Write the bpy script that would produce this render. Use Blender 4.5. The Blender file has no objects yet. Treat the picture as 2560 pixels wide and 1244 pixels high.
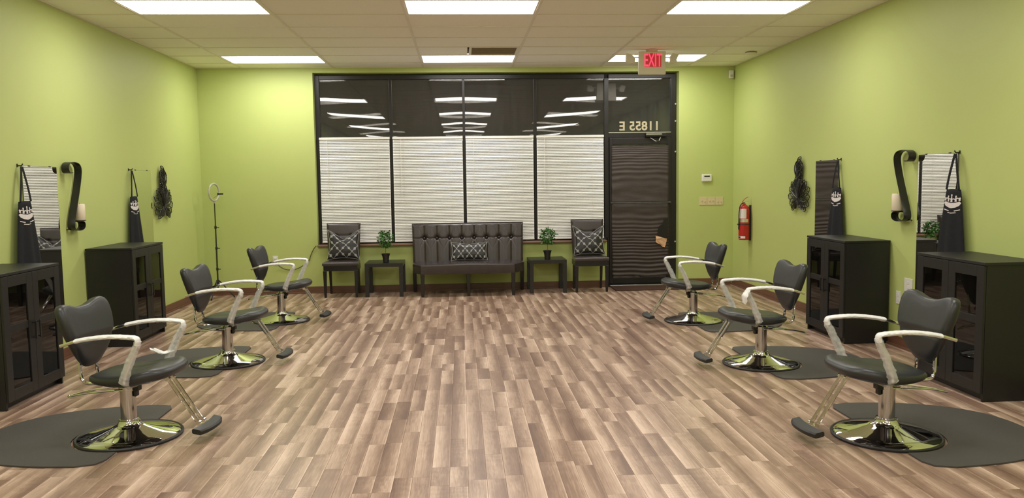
import bpy, bmesh, math, random
from mathutils import Vector, Matrix, noise as mnoise
random.seed(7)
D = bpy.data
S = bpy.context.scene
COL = S.collection
PI = math.pi
# ------------------------------------------------------------------ camera, world, exposure
CAM = (0.4813, -11.2205, 1.5075)
YAW, PITCH, ROLL, FPX = 0.0626, -0.0837, -0.0134, 2009.93
def cam_axes():
    cy, sy, cp, sp = math.cos(YAW), math.sin(YAW), math.cos(PITCH), math.sin(PITCH)
    f = Vector((sy*cp, cy*cp, sp)); r = Vector((cy, -sy, 0)); u = r.cross(f)
    c, s = math.cos(ROLL), math.sin(ROLL)
    return c*r+s*u, -s*r+c*u, f
AR, AU, AF = cam_axes()
cd = D.cameras.new('camera'); co = D.objects.new('camera', cd); COL.objects.link(co)
cd.sensor_width = 36.0; cd.lens = 36.0*FPX/2560.0; cd.clip_end = 60
m = Matrix((AR, AU, -AF)).transposed().to_4x4(); m.translation = Vector(CAM)
co.matrix_world = m
S.camera = co
def project(p):
    d = Vector(p)-Vector(CAM); z = d.dot(AF)
    if z < .2: return None
    return 1280+FPX*d.dot(AR)/z, 622-FPX*d.dot(AU)/z
w = D.worlds.new('night'); S.world = w; w.use_nodes = True
w.node_tree.nodes['Background'].inputs[0].default_value = (0.020, 0.019, 0.018, 1)
w.node_tree.nodes['Background'].inputs[1].default_value = 1.0
S.view_settings.view_transform = 'Standard'
S.view_settings.look = 'None'
S.view_settings.gamma = 1.0
S.view_settings.use_curve_mapping = False
S.view_settings.exposure = 0.0
LAMP = 15.9                       # radiance of the troffer lenses
LAMPCOL = (1.0, 0.965, 0.915)
S.cycles.max_bounces = 8
S.cycles.diffuse_bounces = 4
S.cycles.glossy_bounces = 4
S.cycles.transmission_bounces = 5
S.cycles.transparent_max_bounces = 10
S.cycles.caustics_reflective = False
S.cycles.caustics_refractive = False
S.cycles.sample_clamp_indirect = 4.0
# ------------------------------------------------------------------ room numbers
XL, XR, H = -3.037, 4.344, 3.077
YB = -17.4                        # wall behind the camera
TEE0 = 0.435                      # first cross tee from the window wall
# ------------------------------------------------------------------ materials
MATS = {}
def nodes(name):
    mt = D.materials.new(name); mt.use_nodes = True
    nt = mt.node_tree; b = nt.nodes['Principled BSDF']
    MATS[name] = mt
    return mt, nt, b
def P(name, col, rough=.5, metal=0., var=.08, scale=8., bump=0., bscale=60., coat=0., spec=.5, emit=None, estr=0., stretch=(1, 1, 1), alpha=None):
    mt, nt, b = nodes(name)
    N, L = nt.nodes, nt.links
    b.inputs['Roughness'].default_value = rough
    b.inputs['Metallic'].default_value = metal
    b.inputs['Specular IOR Level'].default_value = spec
    if coat: b.inputs['Coat Weight'].default_value = coat; b.inputs['Coat Roughness'].default_value = .12
    tc = N.new('ShaderNodeTexCoord'); mp = N.new('ShaderNodeMapping'); mp.inputs['Scale'].default_value = stretch
    L.new(tc.outputs['Object'], mp.inputs['Vector'])
    n = N.new('ShaderNodeTexNoise'); n.inputs['Scale'].default_value = scale; n.inputs['Detail'].default_value = 3
    L.new(mp.outputs[0], n.inputs['Vector'])
    mx = N.new('ShaderNodeMix'); mx.data_type = 'RGBA'
    mx.inputs[6].default_value = tuple(c*(1-var) for c in col)+(1,)
    mx.inputs[7].default_value = tuple(min(1, c*(1+var)) for c in col)+(1,)
    L.new(n.outputs['Fac'], mx.inputs[0]); L.new(mx.outputs[2], b.inputs['Base Color'])
    if bump:
        n2 = N.new('ShaderNodeTexNoise'); n2.inputs['Scale'].default_value = bscale; n2.inputs['Detail'].default_value = 4
        L.new(mp.outputs[0], n2.inputs['Vector'])
        bp = N.new('ShaderNodeBump'); bp.inputs['Strength'].default_value = bump; bp.inputs['Distance'].default_value = .002
        L.new(n2.outputs['Fac'], bp.inputs['Height']); L.new(bp.outputs[0], b.inputs['Normal'])
    if emit:
        b.inputs['Emission Color'].default_value = emit+(1,); b.inputs['Emission Strength'].default_value = estr
    if alpha is not None: b.inputs['Alpha'].default_value = alpha
    return mt
M_wall = P('green_paint', (.490, .562, .192), .50, var=.03, scale=1.5, bump=.15, bscale=180, spec=.4)
M_tile = P('ceiling_tile', (.94, .915, .885), .9, var=.05, scale=160, bump=.5, bscale=220, spec=.1)
M_tee = P('ceiling_tee', (.78, .73, .64), .55, var=.03)
M_base = P('baseboard_wood', (.15, .070, .042), .42, var=.25, scale=14, stretch=(.3, .3, 3))
M_sill = P('sill_wood', (.22, .125, .085), .35, var=.25, scale=20, stretch=(.2, 3, 3))
M_frame = P('bronze_frame', (.017, .0145, .0145), .38, metal=.2, var=.15)
M_blind = P('blind_slat', (.84, .825, .79), .38, var=.03)
M_paper = P('brown_paper', (.050, .038, .034), .55, var=.22, scale=9, bump=.6, bscale=35, stretch=(1, 1, 4))
M_torn = P('torn_paper', (.62, .38, .22), .8, var=.25, scale=30)
M_numb = P('gold_vinyl', (.46, .40, .26), .5, var=.1, scale=30)
M_alum = P('bright_aluminium', (.80, .77, .72), .28, metal=.9, var=.05)
M_chrome = P('chrome', (.72, .715, .72), .04, metal=1., var=.02)
M_chrome2 = P('brushed_chrome', (.52, .50, .51), .13, metal=1., var=.05, scale=30)
M_barm = P('dark_bar_metal', (.10, .095, .09), .35, metal=.6)
M_rubber = P('black_rubber', (.014, .0135, .013), .5, var=.2, scale=20)
M_leather = P('black_leather', (.018, .0185, .021), .40, var=.15, scale=10, bump=.15, bscale=240, spec=.6)
M_brownlea = P('brown_leather', (.040, .030, .030), .27, var=.18, scale=12, bump=.25, bscale=220, coat=.15)
M_legs = P('dark_leg_wood', (.008, .0065, .006), .30, var=.2, scale=20)
M_black = P('black_brown_laminate', (.0115, .0105, .011), .42, var=.15, scale=30, stretch=(1, 1, .2))
M_table = P('black_side_table', (.012, .0115, .011), .33, var=.12, scale=30)
M_mat = P('grey_floor_mat', (.072, .066, .062), .62, var=.12, scale=90, bump=.5, bscale=260, spec=.35)
M_cloth = P('black_apron_cloth', (.016, .016, .019), .85, var=.2, scale=60, bump=.4, bscale=300, spec=.2)
M_white = P('white_print', (.72, .66, .66), .6, var=.10, scale=60)
M_candle = P('candle_wax', (.82, .72, .55), .5, var=.04)
M_iron = P('black_iron', (.016, .015, .015), .32, var=.2, scale=30, bump=.3)
M_red = P('extinguisher_red', (.48, .025, .022), .28, var=.06)
M_whitep = P('white_plastic', (.74, .72, .66), .4, var=.03)
M_almond = P('almond_plastic', (.66, .56, .33), .42, var=.04)
M_beige = P('beige_plastic', (.78, .73, .60), .5, var=.04)
M_leaf = P('leaf_green', (.045, .150, .022), .42, var=.45, scale=35)
M_stem = P('stem_brown', (.13, .11, .04), .6, var=.2)
M_pot = P('black_pot', (.014, .013, .013), .35, var=.1)
M_doormat = P('brown_doormat', (.075, .042, .032), .9, var=.2, scale=120, bump=.8, bscale=200, spec=.1)
M_cord = P('olive_cord', (.10, .095, .035), .5, var=.05)
M_ring = P('ring_plastic', (.44, .43, .34), .35, var=.04)
M_pole = P('stand_pole', (.055, .065, .035), .3, metal=.5, var=.1)
M_frameedge = P('mirror_edge', (.12, .11, .10), .4, var=.1)
M_vent = P('vent_metal', (.66, .57, .49), .45, var=.22, scale=22)
M_slab = P('subfloor', (.26, .18, .125), .5, var=.3, scale=8)
M_red_e = P('red_letter', (.6, .02, .05), .4, emit=(1.0, .06, .13), estr=1.25)
M_redglow = P('red_letter_panel', (.5, .05, .06), .5, emit=(1.0, .05, .06), estr=.16)
M_outwall = P('cream_wall', (.5, .5, .42), .6)
M_fexlabel = P('paper_label', (.78, .72, .70), .6, var=.06, scale=50)

def wrap_material(name, a, col=(.93, .93, .95)):
    mt = P(name, col, .22, var=.10, scale=45, bump=1.0, bscale=75, alpha=a)
    return mt
M_wrap = wrap_material('plastic_wrap_white', .93)
M_wrap2 = wrap_material('plastic_wrap_clear', .42)

def glass_mat(name, dirt, dirtcol, tint, ior=1.5):
    mt, nt, b = nodes(name); N, L = nt.nodes, nt.links
    N.remove(b); out = N['Material Output']
    tr = N.new('ShaderNodeBsdfTransparent'); tr.inputs[0].default_value = tint+(1,)
    df = N.new('ShaderNodeBsdfDiffuse')
    tc = N.new('ShaderNodeTexCoord'); mp = N.new('ShaderNodeMapping'); mp.inputs['Scale'].default_value = (9, 9, .8)
    n = N.new('ShaderNodeTexNoise'); n.inputs['Scale'].default_value = 2.5; n.inputs['Detail'].default_value = 5
    L.new(tc.outputs['Object'], mp.inputs[0]); L.new(mp.outputs[0], n.inputs['Vector'])
    mr = N.new('ShaderNodeMapRange'); mr.inputs[1].default_value = .25; mr.inputs[2].default_value = .8
    mr.inputs[3].default_value = dirt*.6; mr.inputs[4].default_value = dirt*1.5
    L.new(n.outputs['Fac'], mr.inputs[0])
    df.inputs[0].default_value = dirtcol+(1,)
    m1 = N.new('ShaderNodeMixShader'); L.new(mr.outputs[0], m1.inputs[0]); L.new(tr.outputs[0], m1.inputs[1]); L.new(df.outputs[0], m1.inputs[2])
    gl = N.new('ShaderNodeBsdfGlossy'); gl.inputs['Roughness'].default_value = 0.012
    fr = N.new('ShaderNodeFresnel'); fr.inputs['IOR'].default_value = ior
    m2 = N.new('ShaderNodeMixShader'); L.new(fr.outputs[0], m2.inputs[0]); L.new(m1.outputs[0], m2.inputs[1]); L.new(gl.outputs[0], m2.inputs[2])
    L.new(m2.outputs[0], out.inputs['Surface'])
    return mt
M_glass = glass_mat('night_window_glass', .085, (.145, .15, .155), (.80, .79, .77), 1.62)
M_cabglass = glass_mat('cabinet_glass', .04, (.1, .09, .08), (.62, .60, .58), 1.55)

def mirror_mat():
    mt, nt, b = nodes('mirror_silver'); N, L = nt.nodes, nt.links
    b.inputs['Base Color'].default_value = (.76, .765, .74, 1); b.inputs['Metallic'].default_value = 1; b.inputs['Roughness'].default_value = .008
    tc = N.new('ShaderNodeTexCoord'); n = N.new('ShaderNodeTexNoise'); n.inputs['Scale'].default_value = 3
    L.new(tc.outputs['Object'], n.inputs['Vector'])
    mr = N.new('ShaderNodeMapRange'); mr.inputs[3].default_value = .004; mr.inputs[4].default_value = .02
    L.new(n.outputs['Fac'], mr.inputs[0]); L.new(mr.outputs[0], b.inputs['Roughness'])
    return mt
M_mirror = mirror_mat()

def lens_mat():
    mt, nt, b = nodes('troffer_lens'); N, L = nt.nodes, nt.links
    N.remove(b)
    em = N.new('ShaderNodeEmission'); em.inputs['Color'].default_value = LAMPCOL+(1,); em.inputs['Strength'].default_value = LAMP
    L.new(em.outputs[0], N['Material Output'].inputs['Surface'])
    return mt
M_lens = lens_mat()

def plank_mat():
    mt, nt, b = nodes('laminate_plank'); N, L = nt.nodes, nt.links
    b.inputs['Specular IOR Level'].default_value = .45
    uv = N.new('ShaderNodeUVMap'); uv.uv_map = 'UVMap'
    at = N.new('ShaderNodeAttribute'); at.attribute_name = 'tone'
    sp = N.new('ShaderNodeSeparateColor'); L.new(at.outputs['Color'], sp.inputs[0])
    sx = N.new('ShaderNodeSeparateXYZ'); L.new(uv.outputs[0], sx.inputs[0])
    # position for the grain: u*0.095 across, v metres along, seed as third
    cb = N.new('ShaderNodeCombineXYZ'); L.new(sx.outputs[0], cb.inputs[0]); L.new(sx.outputs[1], cb.inputs[1])
    sd = N.new('ShaderNodeMath'); sd.operation = 'MULTIPLY'; sd.inputs[1].default_value = 37.0; L.new(sp.outputs[1], sd.inputs[0]); L.new(sd.outputs[0], cb.inputs[2])
    def noise(scale, sc, det=4, dist=0.):
        mp = N.new('ShaderNodeMapping'); mp.inputs['Scale'].default_value = sc; L.new(cb.outputs[0], mp.inputs[0])
        n = N.new('ShaderNodeTexNoise'); n.inputs['Scale'].default_value = scale; n.inputs['Detail'].default_value = det; n.inputs['Distortion'].default_value = dist
        L.new(mp.outputs[0], n.inputs['Vector']); return n.outputs['Fac']
    def math_(op, a, bb):
        n = N.new('ShaderNodeMath'); n.operation = op
        for i, v in enumerate((a, bb)):
            if isinstance(v, (int, float)): n.inputs[i].default_value = v
            else: L.new(v, n.inputs[i])
        return n.outputs[0]
    broad = noise(1.6, (1.3, .75, 1), 2, .3)
    grain = noise(1.0, (13, 2.6, 1), 5, .5)
    fine = noise(1.0, (34, 5, 1), 3)
    # cathedral figure
    mp = N.new('ShaderNodeMapping'); mp.inputs['Scale'].default_value = (2.2, 3.0, 1); L.new(cb.outputs[0], mp.inputs[0])
    wv = N.new('ShaderNodeTexWave'); wv.wave_type = 'RINGS'; wv.inputs['Scale'].default_value = 2.4; wv.inputs['Distortion'].default_value = 5; wv.inputs['Detail'].default_value = 2
    L.new(mp.outputs[0], wv.inputs['Vector'])
    # gradient across the strip, direction and strength in tone.b
    g = math_('MULTIPLY', math_('SUBTRACT', sx.outputs[0], .5), math_('MULTIPLY', math_('SUBTRACT', sp.outputs[2], .5), 1.55))
    f = math_('ADD', sp.outputs[0], g)
    f = math_('ADD', f, math_('MULTIPLY', math_('SUBTRACT', broad, .5), .45))
    f = math_('ADD', f, math_('MULTIPLY', math_('SUBTRACT', grain, .5), .50))
    f = math_('ADD', f, math_('MULTIPLY', math_('SUBTRACT', fine, .5), .36))
    f = math_('ADD', f, math_('MULTIPLY', math_('SUBTRACT', wv.outputs['Fac'], .5), .07))
    edge = math_('LESS_THAN', math_('ABSOLUTE', math_('SUBTRACT', sx.outputs[0], .965), 0), .035)
    f = math_('ADD', f, math_('MULTIPLY', edge, .16))
    cr = N.new('ShaderNodeValToRGB'); L.new(f, cr.inputs[0])
    e = cr.color_ramp.elements
    e[0].position = 0.0; e[0].color = (.155, .090, .068, 1)
    e[1].position = 1.0; e[1].color = (.70, .525, .42, 1)
    k = e.new(.38); k.color = (.280, .178, .130, 1)
    k = e.new(.68); k.color = (.465, .325, .247, 1)
    L.new(cr.outputs[0], b.inputs['Base Color'])
    mr = N.new('ShaderNodeMapRange'); mr.inputs[3].default_value = .26; mr.inputs[4].default_value = .40
    L.new(grain, mr.inputs[0]); L.new(mr.outputs[0], b.inputs['Roughness'])
    bp = N.new('ShaderNodeBump'); bp.inputs['Strength'].default_value = .12; bp.inputs['Distance'].default_value = .001
    L.new(grain, bp.inputs['Height']); L.new(bp.outputs[0], b.inputs['Normal'])
    return mt
M_plank = plank_mat()

def pillow_mat(name, su, sv):
    mt, nt, b = nodes(name); N, L = nt.nodes, nt.links
    b.inputs['Roughness'].default_value = .42
    uv = N.new('ShaderNodeUVMap'); uv.uv_map = 'UVMap'
    sx = N.new('ShaderNodeSeparateXYZ'); L.new(uv.outputs[0], sx.inputs[0])
    def mth(op, a, bb=None):
        n = N.new('ShaderNodeMath'); n.operation = op
        for i, v in enumerate((a, bb)):
            if v is None: continue
            if isinstance(v, (int, float)): n.inputs[i].default_value = v
            else: L.new(v, n.inputs[i])
        return n.outputs[0]
    a = mth('MULTIPLY', sx.outputs[0], su*2*PI); c = mth('MULTIPLY', sx.outputs[1], sv*2*PI)
    ca, cc = mth('COSINE', a), mth('COSINE', c)
    f = mth('ADD', ca, cc)
    # scalloped cell walls
    c3 = mth('MULTIPLY', mth('ADD', mth('COSINE', mth('MULTIPLY', a, 3.)), mth('COSINE', mth('MULTIPLY', c, 3.))), .30)
    f = mth('ABSOLUTE', mth('ADD', f, c3))
    ls = mth('LESS_THAN', f, .25)
    mx = N.new('ShaderNodeMix'); mx.data_type = 'RGBA'; mx.inputs[6].default_value = (.014, .013, .014, 1); mx.inputs[7].default_value = (.33, .32, .31, 1)
    L.new(ls, mx.inputs[0]); L.new(mx.outputs[2], b.inputs['Base Color'])
    return mt
M_pil_sq = pillow_mat('lattice_fabric_square', 2.5, 2.2)
M_pil_lum = pillow_mat('lattice_fabric_lumbar', 4.0, 1.6)
M_piping = P('silver_piping', (.33, .31, .30), .4, var=.1)

# ------------------------------------------------------------------ geometry helpers
class MB:
    def __init__(s): s.v = []; s.f = []
    def add(s, v, f):
        o = len(s.v); s.v += [tuple(p) for p in v]; s.f += [tuple(i+o for i in q) for q in f]
    def box(s, x0, x1, y0, y1, z0, z1, top=None):
        v = [(x0, y0, z0), (x1, y0, z0), (x1, y1, z0), (x0, y1, z0), (x0, y0, z1), (x1, y0, z1), (x1, y1, z1), (x0, y1, z1)]
        s.add(v, [(3, 2, 1, 0), (4, 5, 6, 7), (0, 1, 5, 4), (1, 2, 6, 5), (2, 3, 7, 6), (3, 0, 4, 7)])
    def taper(s, cx, cy, z0, z1, a0, a1, b0=None, b1=None, dx=0, dy=0):
        b0 = a0 if b0 is None else b0; b1 = a1 if b1 is None else b1
        v = [(cx+dx-a0, cy+dy-b0, z0), (cx+dx+a0, cy+dy-b0, z0), (cx+dx+a0, cy+dy+b0, z0), (cx+dx-a0, cy+dy+b0, z0),
             (cx-a1, cy-b1, z1), (cx+a1, cy-b1, z1), (cx+a1, cy+b1, z1), (cx-a1, cy+b1, z1)]
        s.add(v, [(3, 2, 1, 0), (4, 5, 6, 7), (0, 1, 5, 4), (1, 2, 6, 5), (2, 3, 7, 6), (3, 0, 4, 7)])
    def tube(s, pts, r, n=8, closed=False, w=None, h=None, up=(0, 0, 1), cap=True):
        """round (r) or flattened (w across, h along the normal) tube"""
        pts = [Vector(p) for p in pts]; m = len(pts); vs = []
        ref = Vector(up)
        for i, p in enumerate(pts):
            if closed: t = pts[(i+1) % m]-pts[i-1]
            else: t = pts[min(i+1, m-1)]-pts[max(i-1, 0)]
            if t.length < 1e-9: t = Vector((0, 0, 1))
            t.normalize()
            a = t.cross(ref)
            if a.length < 1e-4: a = t.cross(Vector((1, 0.01, 0)))
            a.normalize(); b = a.cross(t).normalized()
            rr = r[i] if isinstance(r, (list, tuple)) else r
            ww = w if w else 2*rr; hh = h if h else 2*rr
            for k in range(n):
                q = 2*PI*(k+.5)/n
                vs.append(p+a*math.cos(q)*ww/2+b*math.sin(q)*hh/2)
        fs = []
        for i in range(m if closed else m-1):
            j = (i+1) % m
            for k in range(n):
                l = (k+1) % n
                fs.append((i*n+k, i*n+l, j*n+l, j*n+k))
        if cap and not closed:
            fs.append(tuple(reversed(range(n)))); fs.append(tuple(range((m-1)*n, m*n)))
        s.add(vs, fs)
    def lathe(s, prof, c=(0, 0, 0), n=32, axis='z', cap=True):
        vs = []
        for r, h in prof:
            for k in range(n):
                q = 2*PI*k/n; x, y = r*math.cos(q), r*math.sin(q)
                p = {'z': (x, y, h), 'y': (x, h, y), 'x': (h, x, y)}[axis]
                vs.append((c[0]+p[0], c[1]+p[1], c[2]+p[2]))
        fs = []
        for i in range(len(prof)-1):
            for k in range(n):
                l = (k+1) % n
                fs.append((i*n+k, i*n+l, (i+1)*n+l, (i+1)*n+k))
        if cap:
            fs.append(tuple(reversed(range(n)))); fs.append(tuple(range((len(prof)-1)*n, len(prof)*n)))
        s.add(vs, fs)
    def ringset(s, rings, capa=True, capb=True):
        n = len(rings[0]); vs = [p for r in rings for p in r]; fs = []
        for i in range(len(rings)-1):
            for k in range(n):
                l = (k+1) % n
                fs.append((i*n+k, i*n+l, (i+1)*n+l, (i+1)*n+k))
        if capa: fs.append(tuple(reversed(range(n))))
        if capb: fs.append(tuple(range((len(rings)-1)*n, len(rings)*n)))
        s.add(vs, fs)
    def prism(s, poly, fn, t0, t1):
        """poly in (a,b), fn(a,b,t)->xyz"""
        s.ringset([[fn(a, b, t0) for a, b in poly], [fn(a, b, t1) for a, b in poly]])
    def build(s, name, mat, parent=None, smooth=False, bevel=0, loc=None, seg=2):
        me = D.meshes.new(name); me.from_pydata(s.v, [], s.f); me.validate()
        bm = bmesh.new(); bm.from_mesh(me); bmesh.ops.recalc_face_normals(bm, faces=bm.faces); bm.to_mesh(me); bm.free()
        me.materials.append(mat)
        if smooth:
            me.polygons.foreach_set('use_smooth', [True]*len(me.polygons))
            try: me.set_sharp_from_angle(angle=math.radians(smooth if smooth is not True else 40))
            except Exception: pass
        o = D.objects.new(name, me); COL.objects.link(o)
        if parent: o.parent = parent
        if loc: o.location = loc
        if bevel:
            b = o.modifiers.new('bevel', 'BEVEL'); b.width = bevel; b.segments = seg; b.limit_method = 'ANGLE'; b.angle_limit = math.radians(35)
        return o
def tag(o, label=None, cat=None, group=None, kind=None):
    if label: o['label'] = label
    if cat: o['category'] = cat
    if group: o['group'] = group
    if kind: o['kind'] = kind
    return o
def empty(name, loc=(0, 0, 0), rz=0, **k):
    o = D.objects.new(name, None); COL.objects.link(o); o.location = loc; o.rotation_euler = (0, 0, rz)
    o.empty_display_size = .1
    return tag(o, **k)
def copy_tree(o, parent=None):
    c = o.copy(); COL.objects.link(c); c.parent = parent
    for ch in list(o.children): copy_tree(ch, c)
    return c
def arc(cx, cz, r, a0, a1, n):
    return [(cx+r*math.cos(math.radians(a0+(a1-a0)*i/n)), cz+r*math.sin(math.radians(a0+(a1-a0)*i/n))) for i in range(n+1)]
def smooth_path(pts, it=2):
    pts = [Vector(p) for p in pts]
    for _ in range(it):
        q = [pts[0]]
        for a, b in zip(pts, pts[1:]): q += [a*.75+b*.25, a*.25+b*.75]
        q.append(pts[-1]); pts = q
    return pts
def smooth_loop(pts, it=2):
    pts = [Vector(p) for p in pts]
    for _ in range(it):
        q = []
        for i, a in enumerate(pts):
            b = pts[(i+1) % len(pts)]; q += [a*.75+b*.25, a*.25+b*.75]
        pts = q
    return pts
def cushion(outline, profile, fn):
    """outline: closed list (a,b); profile: list of (scale,h); fn(a,b,h)->xyz"""
    cx = sum(p[0] for p in outline)/len(outline); cy = sum(p[1] for p in outline)/len(outline)
    mb = MB(); rings = []
    for sc, h in profile:
        rings.append([fn(cx+(p[0]-cx)*sc, cy+(p[1]-cy)*sc, h) for p in outline])
    mb.ringset(rings); return mb
def text_mesh(body, size, name, mat, mtx, parent=None, extrude=.002, bold=.0, spacing=1.0):
    cu = D.curves.new(name+'_curve', 'FONT'); cu.body = body; cu.size = size; cu.extrude = extrude; cu.offset = bold
    cu.align_x = 'CENTER'; cu.align_y = 'CENTER'; cu.space_character = spacing; cu.resolution_u = 4
    t = D.objects.new(name+'_t', cu); COL.objects.link(t)
    bpy.context.view_layer.update()
    me = D.meshes.new_from_object(t.evaluated_get(bpy.context.evaluated_depsgraph_get()))
    D.objects.remove(t); me.name = name
    me.transform(mtx)
    if mtx.determinant() < 0: me.flip_normals()
    me.materials.clear(); me.materials.append(mat)
    o = D.objects.new(name, me); COL.objects.link(o)
    if parent: o.parent = parent
    return o

# ------------------------------------------------------------------ room shell
OX0, OX1, OZ1, SILL = -1.500, 3.556, 3.010, .640      # storefront opening
DX0 = 2.560                                            # left side of the door opening
wbk = MB()
wbk.box(XL-.1, OX0, 0, .30, 0, H+.1)
wbk.box(OX1, XR+.1, 0, .30, 0, H+.1)
wbk.box(OX0, OX1, 0, .30, OZ1, H+.1)
wbk.box(OX0, DX0-.03, 0, .30, 0, SILL)
tag(wbk.build('wall_back', M_wall), kind='structure')
b = MB(); b.box(XL-.1, XL, YB, 0, 0, H+.1); tag(b.build('wall_left', M_wall), kind='structure')
b = MB(); b.box(XR, XR+.1, YB, 0, 0, H+.1); tag(b.build('wall_right', M_wall), kind='structure')
b = MB(); b.box(XL-.1, XR+.1, YB-.1, YB, 0, H+.1); tag(b.build('wall_front', M_wall), kind='structure')
# floor slab + planks
b = MB(); b.box(XL-.1, XR+.1, YB, .30, -.12, -.004)
floor = tag(b.build('floor', M_slab), kind='structure')
b = MB(); b.box(XL, XR, YB, -8.6, -.004, 0.0)
b.build('rear_floor_sheet', M_slab, floor)
PW = .0948; PX0 = .493
def plank_geo(x0, x1, y0, y1, tone, seed, grad):
    e = .0007; d = .0012
    xa, xb, ya, yb = x0+.0002, x1-.0002, y0+.0002, y1-.0002
    v = [(xa, ya, -d), (xb, ya, -d), (xb, yb, -d), (xa, yb, -d), (xa+e, ya+e, 0), (xb-e, ya+e, 0), (xb-e, yb-e, 0), (xa+e, yb-e, 0)]
    v += [(xa, ya, -.005), (xb, ya, -.005), (xb, yb, -.005), (xa, yb, -.005)]
    f = [(4, 5, 6, 7), (0, 1, 5, 4), (1, 2, 6, 5), (2, 3, 7, 6), (3, 0, 4, 7), (8, 9, 1, 0), (9, 10, 2, 1), (10, 11, 3, 2), (11, 8, 0, 3)]
    return v, f, (x0, y0, x1, y1, tone, seed, grad)
rng = random.Random(11)
planks = []
kx0 = math.floor((XL-PX0)/PW); kx1 = math.ceil((XR-PX0)/PW)
kk = kx0
if kk % 2: kk -= 1
while kk < kx1:
    off = rng.random()*1.22
    y = -8.6-off
    while y < -.012:
        for s_ in (0, 1):
            x0, x1 = PX0+(kk+s_)*PW, PX0+(kk+s_+1)*PW
            x0, x1 = max(x0, XL), min(x1, XR)
            if x1-x0 < .004: continue
            cuts = rng.choice([(.33, .72), (.42, .80), (.28, .66), (.50, .67), (.18, .58), (.62,), (.45,), (.38,)])
            cuts = [c+rng.uniform(-.05, .05) for c in cuts]
            ys = [y]+[y+c*1.22 for c in cuts]+[y+1.22]
            for ya, yb in zip(ys, ys[1:]):
                a, c = max(ya, -8.6), min(yb, -.012)
                if c-a < .01: continue
                planks.append(plank_geo(x0, x1, a, c, min(.82, max(.15, rng.gauss(.49, .12))), rng.random(), rng.choice((rng.uniform(.0, .3), rng.uniform(.0, .25), rng.uniform(.7, 1.0), rng.uniform(.25, .7)))))
        y += 1.22
    kk += 2
def area(pl):
    x0, y0, x1, y1 = pl[2][:4]
    q = [project((x, y, 0)) for x, y in ((x0, y0), (x1, y0), (x1, y1), (x0, y1))]
    if any(p is None for p in q): return 0
    cx = sum(p[0] for p in q)/4; cy = sum(p[1] for p in q)/4
    if not (-20 < cx < 2580 and cy < 1250): return 0
    q = [(min(2560, max(0, p[0])), min(1244, p[1])) for p in q]
    return abs(sum(q[i][0]*q[(i+1) % 4][1]-q[(i+1) % 4][0]*q[i][1] for i in range(4)))/2
planks.sort(key=area, reverse=True)
def plank_mesh(name, lst, parent, stuff=False, local=False):
    v, f, info = [], [], []
    ox, oy = (lst[0][2][0], lst[0][2][1]) if local else (0, 0)
    for pv, pf, pi in lst:
        o = len(v); v += [(p[0]-ox, p[1]-oy, p[2]) for p in pv]; f += [tuple(i+o for i in q) for q in pf]; info += [pi]*len(pf)
    me = D.meshes.new(name); me.from_pydata(v, [], f)
    uvl = me.uv_layers.new(name='UVMap'); at = me.color_attributes.new('tone', 'FLOAT_COLOR', 'CORNER')
    uvs = []; cols = []
    for pg, pi in zip(me.polygons, info):
        for li in pg.loop_indices:
            c = me.vertices[me.loops[li].vertex_index].co
            uvs += [(c.x+ox-pi[0])/PW, c.y+oy+pi[5]*31]
            cols += [pi[4], pi[5], pi[6], 1]
    uvl.data.foreach_set('uv', uvs); at.data.foreach_set('color', cols)
    me.materials.append(M_plank)
    o = D.objects.new(name, me); COL.objects.link(o); o.parent = parent
    if local: o.location = (ox, oy, 0)
    if stuff: o['kind'] = 'stuff'
    return o
for pl in planks[:300]: plank_mesh('plank', [pl], floor, local=True)
plank_mesh('far_planks', planks[300:], floor, stuff=True)

# ceiling: slab, tiles, tees
b = MB(); b.box(XL-.1, XR+.1, YB, .30, H+.10, H+.16)
ceil = tag(b.build('ceiling', M_tile), kind='structure')
LIGHTROWS = [0, 5, 10, 15, 20, 25]
LIGHTCOLS = [-2, 0, 2]
tile_me = {}
def tile(x0, x1, y0, y1):
    key = (round(x1-x0, 3), round(y1-y0, 3))
    if key not in tile_me:
        mb = MB(); w_, d_ = x1-x0, y1-y0
        mb.box(.008, w_-.008, .004, d_-.004, .004, .018)
        o = mb.build('ceiling_tile', M_tile, ceil); tile_me[key] = o.data
    else:
        o = D.objects.new('ceiling_tile', tile_me[key]); COL.objects.link(o); o.parent = ceil
    o.location = (x0, y0, H)
xs = [XL]+[1.22*k for k in range(-2, 4)]+[XR]
ys = [0, -TEE0]+[-TEE0-.61*i for i in range(1, 29) if -TEE0-.61*i > YB]+[YB]
VENT = (1, 0)
for r in range(len(ys)-1):
    for c in range(len(xs)-1):
        k = c-3
        if (r-1) in LIGHTROWS and k in LIGHTCOLS and r+1 < len(ys)-0: continue
        if r == 2 and k == 0:
            tile(xs[c], xs[c]+.60, ys[r+1], ys[r]); continue
        tile(xs[c], xs[c+1], ys[r+1], ys[r])
for x in xs[1:-1]:
    b = MB(); b.box(x-.013, x+.013, YB, 0, H-.003, H+.010); b.build('main_tee', M_tee, ceil)
for y in ys[1:-1]:
    b = MB(); b.box(XL, XR, y-.007, y+.007, H-.001, H+.0095); b.build('cross_tee', M_tee, ceil)
b = MB()
for (x0, x1, y0, y1) in ((XL, XR, -.02, 0), (XL, XL+.02, YB, -.02), (XR-.02, XR, YB, -.02)): b.box(x0, x1, y0, y1, H-.002, H+.012)
tag(b.build('trim_1', M_tee), kind='structure')
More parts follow.
